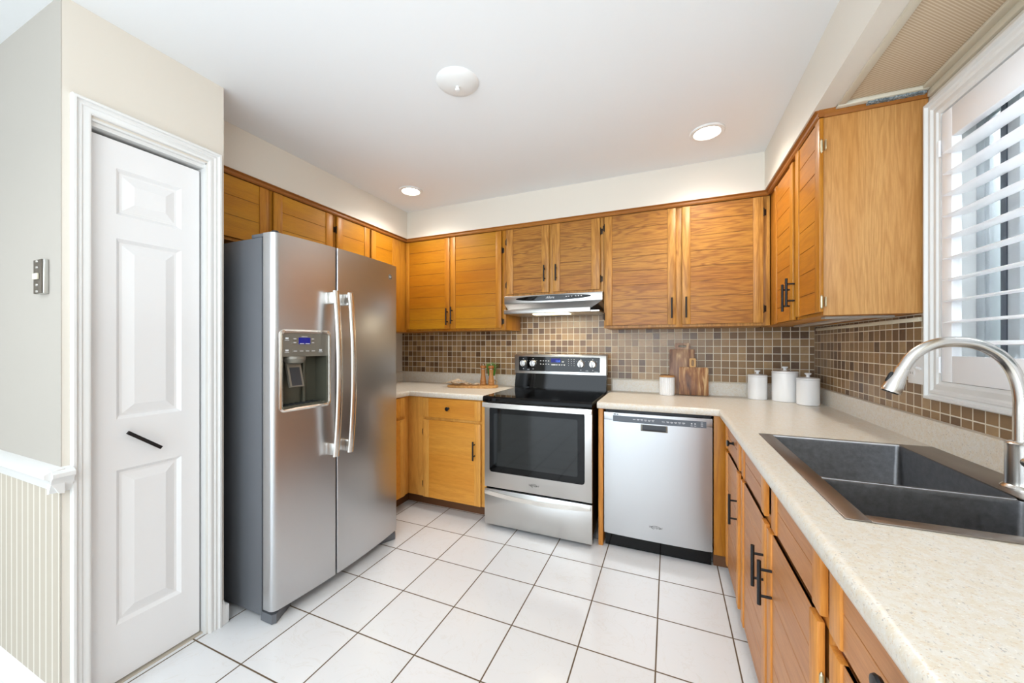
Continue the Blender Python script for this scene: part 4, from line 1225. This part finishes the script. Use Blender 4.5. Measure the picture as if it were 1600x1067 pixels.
# ------------------------------------------------------------------ things on the worktops
def canister(x, y, r, h, label, hk=.03):
    o = thing('canister', label, 'canister', (x, y, CT + .0005), 'white ceramic canisters with knobbed lids')
    z = CT + .0005
    MB().lathe([(r - .004, 0), (r - .001, .002), (r, .006), (r, h - .012), (r - .001, h - .011), (0, h - .011)], (x, y, z), 48).build('jar', M['ceramic'], o)
    MB().lathe([(r - .002, h - .0105), (r + .001, h - .0095), (r + .001, h - .003), (r - .003, h + .001), (r * .6, h + .004), (.012, h + .006), (.008, h + .010), (.009, h + .016), (.017, h + .024), (.0175, h + .028), (.014, h + .0305), (0, h + .031)], (x, y, z), 48).build('lid', M['ceramic'], o)
canister(.541, 2.900, .056, .160, 'white ceramic canister standing apart, nearest the wooden boards')
canister(.683, 2.862, .070, .190, 'largest white ceramic canister, middle of the three in the corner')
canister(.768, 2.738, .0565, .160, 'smaller white ceramic canister in front, nearest the corner wall')
o = thing('ribbed_canister', 'small ribbed white canister with flat bamboo lid beside cutting boards', 'canister', (-.012, 2.885, CT + .0005))
b = MB(); n = 96; rings = []
for r, h in ((.046, 0), (.049, .003), (.0495, .125), (.047, .128)):
    ring = []
    for i in range(n):
        rr_ = r * (1 + .02 * (1 if i % 4 < 2 else -1)) if 0 < h < .127 else r
        a = 2 * math.pi * i / n; ring.append(b.bm.verts.new((-.012 + rr_ * math.cos(a), 2.885 + rr_ * math.sin(a), CT + .0005 + h)))
    rings.append(ring)
for A, B in zip(rings, rings[1:]):
    for i in range(n): b.bm.faces.new([A[i], B[i], B[(i + 1) % n], A[(i + 1) % n]])
b.bm.faces.new(rings[0]); b.bm.faces.new(rings[-1])
b.build('jar', M['ceramic'], o, ang=20)
MB().lathe([(.048, .1285), (.050, .130), (.050, .138), (.047, .140), (0, .140)], (-.012, 2.885, CT + .0005), 48).build('lid', M['lid'], o)

# cutting boards leaning on the upstand
def leaning(outline, hole, th, y_bot, lean, mats, name, label, split=None):
    """outline in (x,z) with z from 0; rotated back about the bottom edge"""
    b = MB(); bm = b.bm; n = len(outline)
    def tr(x, d, z):
        return (x, y_bot + d * math.cos(lean) + z * math.sin(lean), CT + .001 + z * math.cos(lean) - d * math.sin(lean) + th * math.sin(lean))
    return tr
def board(name, label, x0, x1, hx0, hx1, h, hh, holes, th, y_bot, lean, mat, hmat=None):
    o = thing(name, label, 'cutting board', ((x0 + x1) / 2, y_bot, CT + .0005), None)
    def xf(v): return Vector((v.x, y_bot + v.y * math.cos(lean) + v.z * math.sin(lean), CT + .001 + th * math.sin(lean) + v.z * math.cos(lean) - v.y * math.sin(lean)))
    b = MB(xf); r = .008
    pts = []
    for cx_, cz_, a0 in ((x1 - r, h - r, 0), (x0 + r, h - r, 90), (x0 + r, r, 180), (x1 - r, r, 270)):
        for k in range(5):
            a = math.radians(a0 + 22.5 * k); pts.append((cx_ + r * math.cos(a), cz_ + r * math.sin(a)))
    b.prism(pts, 'y', 0, th, 0, .0015)
    b.build('board', M[mat], o)
    b = MB(xf)
    a0, a1, z0, z1 = holes
    # handle with slot: ring between outer rect and rounded slot
    n = 24; ro = min(a1 - a0, z1 - z0) / 2
    inner = rrect(a0, a1, z0, z1, ro * .98, 5); outer = rrect(hx0, hx1, h + .0002, hh, .008, 5)
    bm = b.bm
    for y in (0, th): pass
    O = [[bm.verts.new((p[0], y, p[1])) for p in outer] for y in (0, th)]
    I = [[bm.verts.new((p[0], y, p[1])) for p in inner] for y in (0, th)]
    n = len(outer)
    for k in range(n):
        j = (k + 1) % n
        bm.faces.new([O[0][k], O[0][j], I[0][j], I[0][k]]); bm.faces.new([O[1][k], O[1][j], I[1][j], I[1][k]])
        bm.faces.new([O[0][k], O[0][j], O[1][j], O[1][k]]); bm.faces.new([I[0][k], I[0][j], I[1][j], I[1][k]])
    b.build('grip', M[hmat or mat], o)
    return o
board('cutting_board', 'tall dark wood cutting board with wide slotted handle against mosaic', .004, .172, .040, .142, .325, .372, (.064, .118, .339, .357), .016, 2.944, .10, 'board1')
board('cutting_board', 'shorter striped acacia cutting board with slim handle leaning in front', .068, .256, .136, .178, .198, .262, (.149, .165, .206, .250), .016, 2.918, .10, 'board2', 'board_h')

# tray with mills, papers, plant
tc = (-1.53, 2.765); tz = CT + .0006
b = MB(); pts = []
for i in range(40):
    a = 2 * math.pi * i / 40; rx_, ry_ = .215, .088
    x = rx_ * (abs(math.cos(a)) ** .8) * (1 if math.cos(a) > 0 else -1); y = ry_ * (abs(math.sin(a)) ** .8) * (1 if math.sin(a) > 0 else -1)
    y += .012 * math.sin(a * 3 + 1); y *= (1 + .15 * math.cos(a))
    ca, sa = math.cos(.30), math.sin(.30)
    pts.append((tc[0] + x * ca - y * sa, tc[1] + x * sa + y * ca))
b.prism(pts, 'z', tz, tz + .018, 0, .004)
ty = thing('serving_tray', 'rustic oval wooden serving board holding mills and kraft papers', 'tray', (tc[0], tc[1], tz))
bb_ = b.build('board', M['tray'], ty)
b = MB(); P = []
for i in range(13):
    a = math.pi * (i / 12) * 1.5 - .6
    P.append((-1.375 + .030 * math.cos(a), 2.855 + .010 * math.sin(a), tz + .020 + .018 + .018 * math.sin(a)))
b.tube(P, .0035, 8); b.build('rope_loop', M['rope'], ty)
def mill(x, y, label):
    z = tz + .0185
    o = thing('pepper_mill', label, 'pepper mill', (x, y, z), 'wooden mills on the tray')
    MB().lathe([(.0245, 0), (.0265, .003), (.0265, .018), (.0245, .022), (.0262, .025), (.0255, .040), (.0235, .043), (.0235, .046), (.0215, .060), (.0175, .085), (.0172, .105), (.0195, .125), (.0205, .1335), (0, .1335)], (x, y, z), 28).build('body', M['mill'], o)
    MB().lathe([(.0165, .134), (.0165, .1375), (0, .1375)], (x, y, z), 24).build('collar', M['silver'], o)
    MB().lathe([(.0175, .138), (.0245, .145), (.0255, .153), (.0235, .160), (.015, .165), (0, .166)], (x, y, z), 28).build('cap', M['mill_top'], o)
    MB().lathe([(.0035, .1662), (.004, .172), (.0025, .177), (0, .178)], (x, y, z), 12).build('finial', M['silver'], o)
mill(-1.452, 2.806, 'turned wooden pepper mill on the left of the tray pair')
mill(-1.381, 2.816, 'turned wooden pepper mill on the right, nearest the range')
def paper(pts, z, lift, label):
    b = MB(); bm = b.bm; nx, ny = 10, 7
    A, Bp, Cp, Dp = [Vector((p[0] + .025, p[1], 0)) for p in pts]; g = []
    rnd = random.Random(hash(label) % 99 if False else len(label))
    for i in range(nx):
        row = []
        for j in range(ny):
            u, v = i / (nx - 1), j / (ny - 1)
            p = A.lerp(Bp, u).lerp(Dp.lerp(Cp, u), v)
            h = lift * (.5 + .5 * math.sin(u * 7 + v * 3 + len(label))) * (.5 + .5 * math.cos(v * 6 + len(label))) + rnd.uniform(0, .004)
            row.append(bm.verts.new((p.x, p.y, z + h)))
        g.append(row)
    fs = []
    for i in range(nx - 1):
        for j in range(ny - 1): fs.append(bm.faces.new([g[i][j], g[i + 1][j], g[i + 1][j + 1], g[i][j + 1]]))
    r = bmesh.ops.solidify(bm, geom=fs, thickness=.0015)
    o = b.build('kraft_napkin', M['kraft'], smooth=True, ang=20)
    tag(o, label, 'napkin', 'kraft napkins on the tray'); return o
zt = tz + .022
paper([(-1.80, 2.665), (-1.64, 2.66), (-1.60, 2.78), (-1.77, 2.80)], zt, .026, 'crumpled pale napkin overhanging left end of tray')
paper([(-1.70, 2.62), (-1.58, 2.655), (-1.60, 2.74), (-1.73, 2.72)], zt + .030, .022, 'folded pale napkin on top of the pile, left of centre')
paper([(-1.585, 2.69), (-1.485, 2.735), (-1.50, 2.80), (-1.59, 2.79)], zt, .014, 'flat tan napkin in the middle of tray beside mills')
pt = thing('potted_grass', 'small white pot of bright green grass behind the pepper mills', 'potted plant', (-1.432, 2.925, CT + .0005))
MB().lathe([(.024, 0), (.030, .004), (.036, .088), (.033, .088), (.031, .080), (0, .080)], (-1.432, 2.925, CT + .0005), 28).build('pot', M['pot'], pt)
b = MB(); rn = random.Random(3)
for i in range(130):
    a = rn.uniform(0, 6.28); r = rn.uniform(0, .028); x, y = -1.432 + r * math.cos(a), 2.925 + r * math.sin(a)
    L = rn.uniform(.085, .130); s = rn.uniform(.2, 1.0) * .050
    P = [(x, y, CT + .081), (x + s * .3 * math.cos(a), y + s * .3 * math.sin(a), CT + .081 + L * .6), (x + s * math.cos(a), y + s * math.sin(a), CT + .081 + L)]
    b.tube(P, [.0016, .0013, .0004], 4)
g_ = b.build('grass_blades', M['grass'], pt); g_['kind'] = 'stuff'

for o in D.objects:
    if '_org' in o: del o['_org']
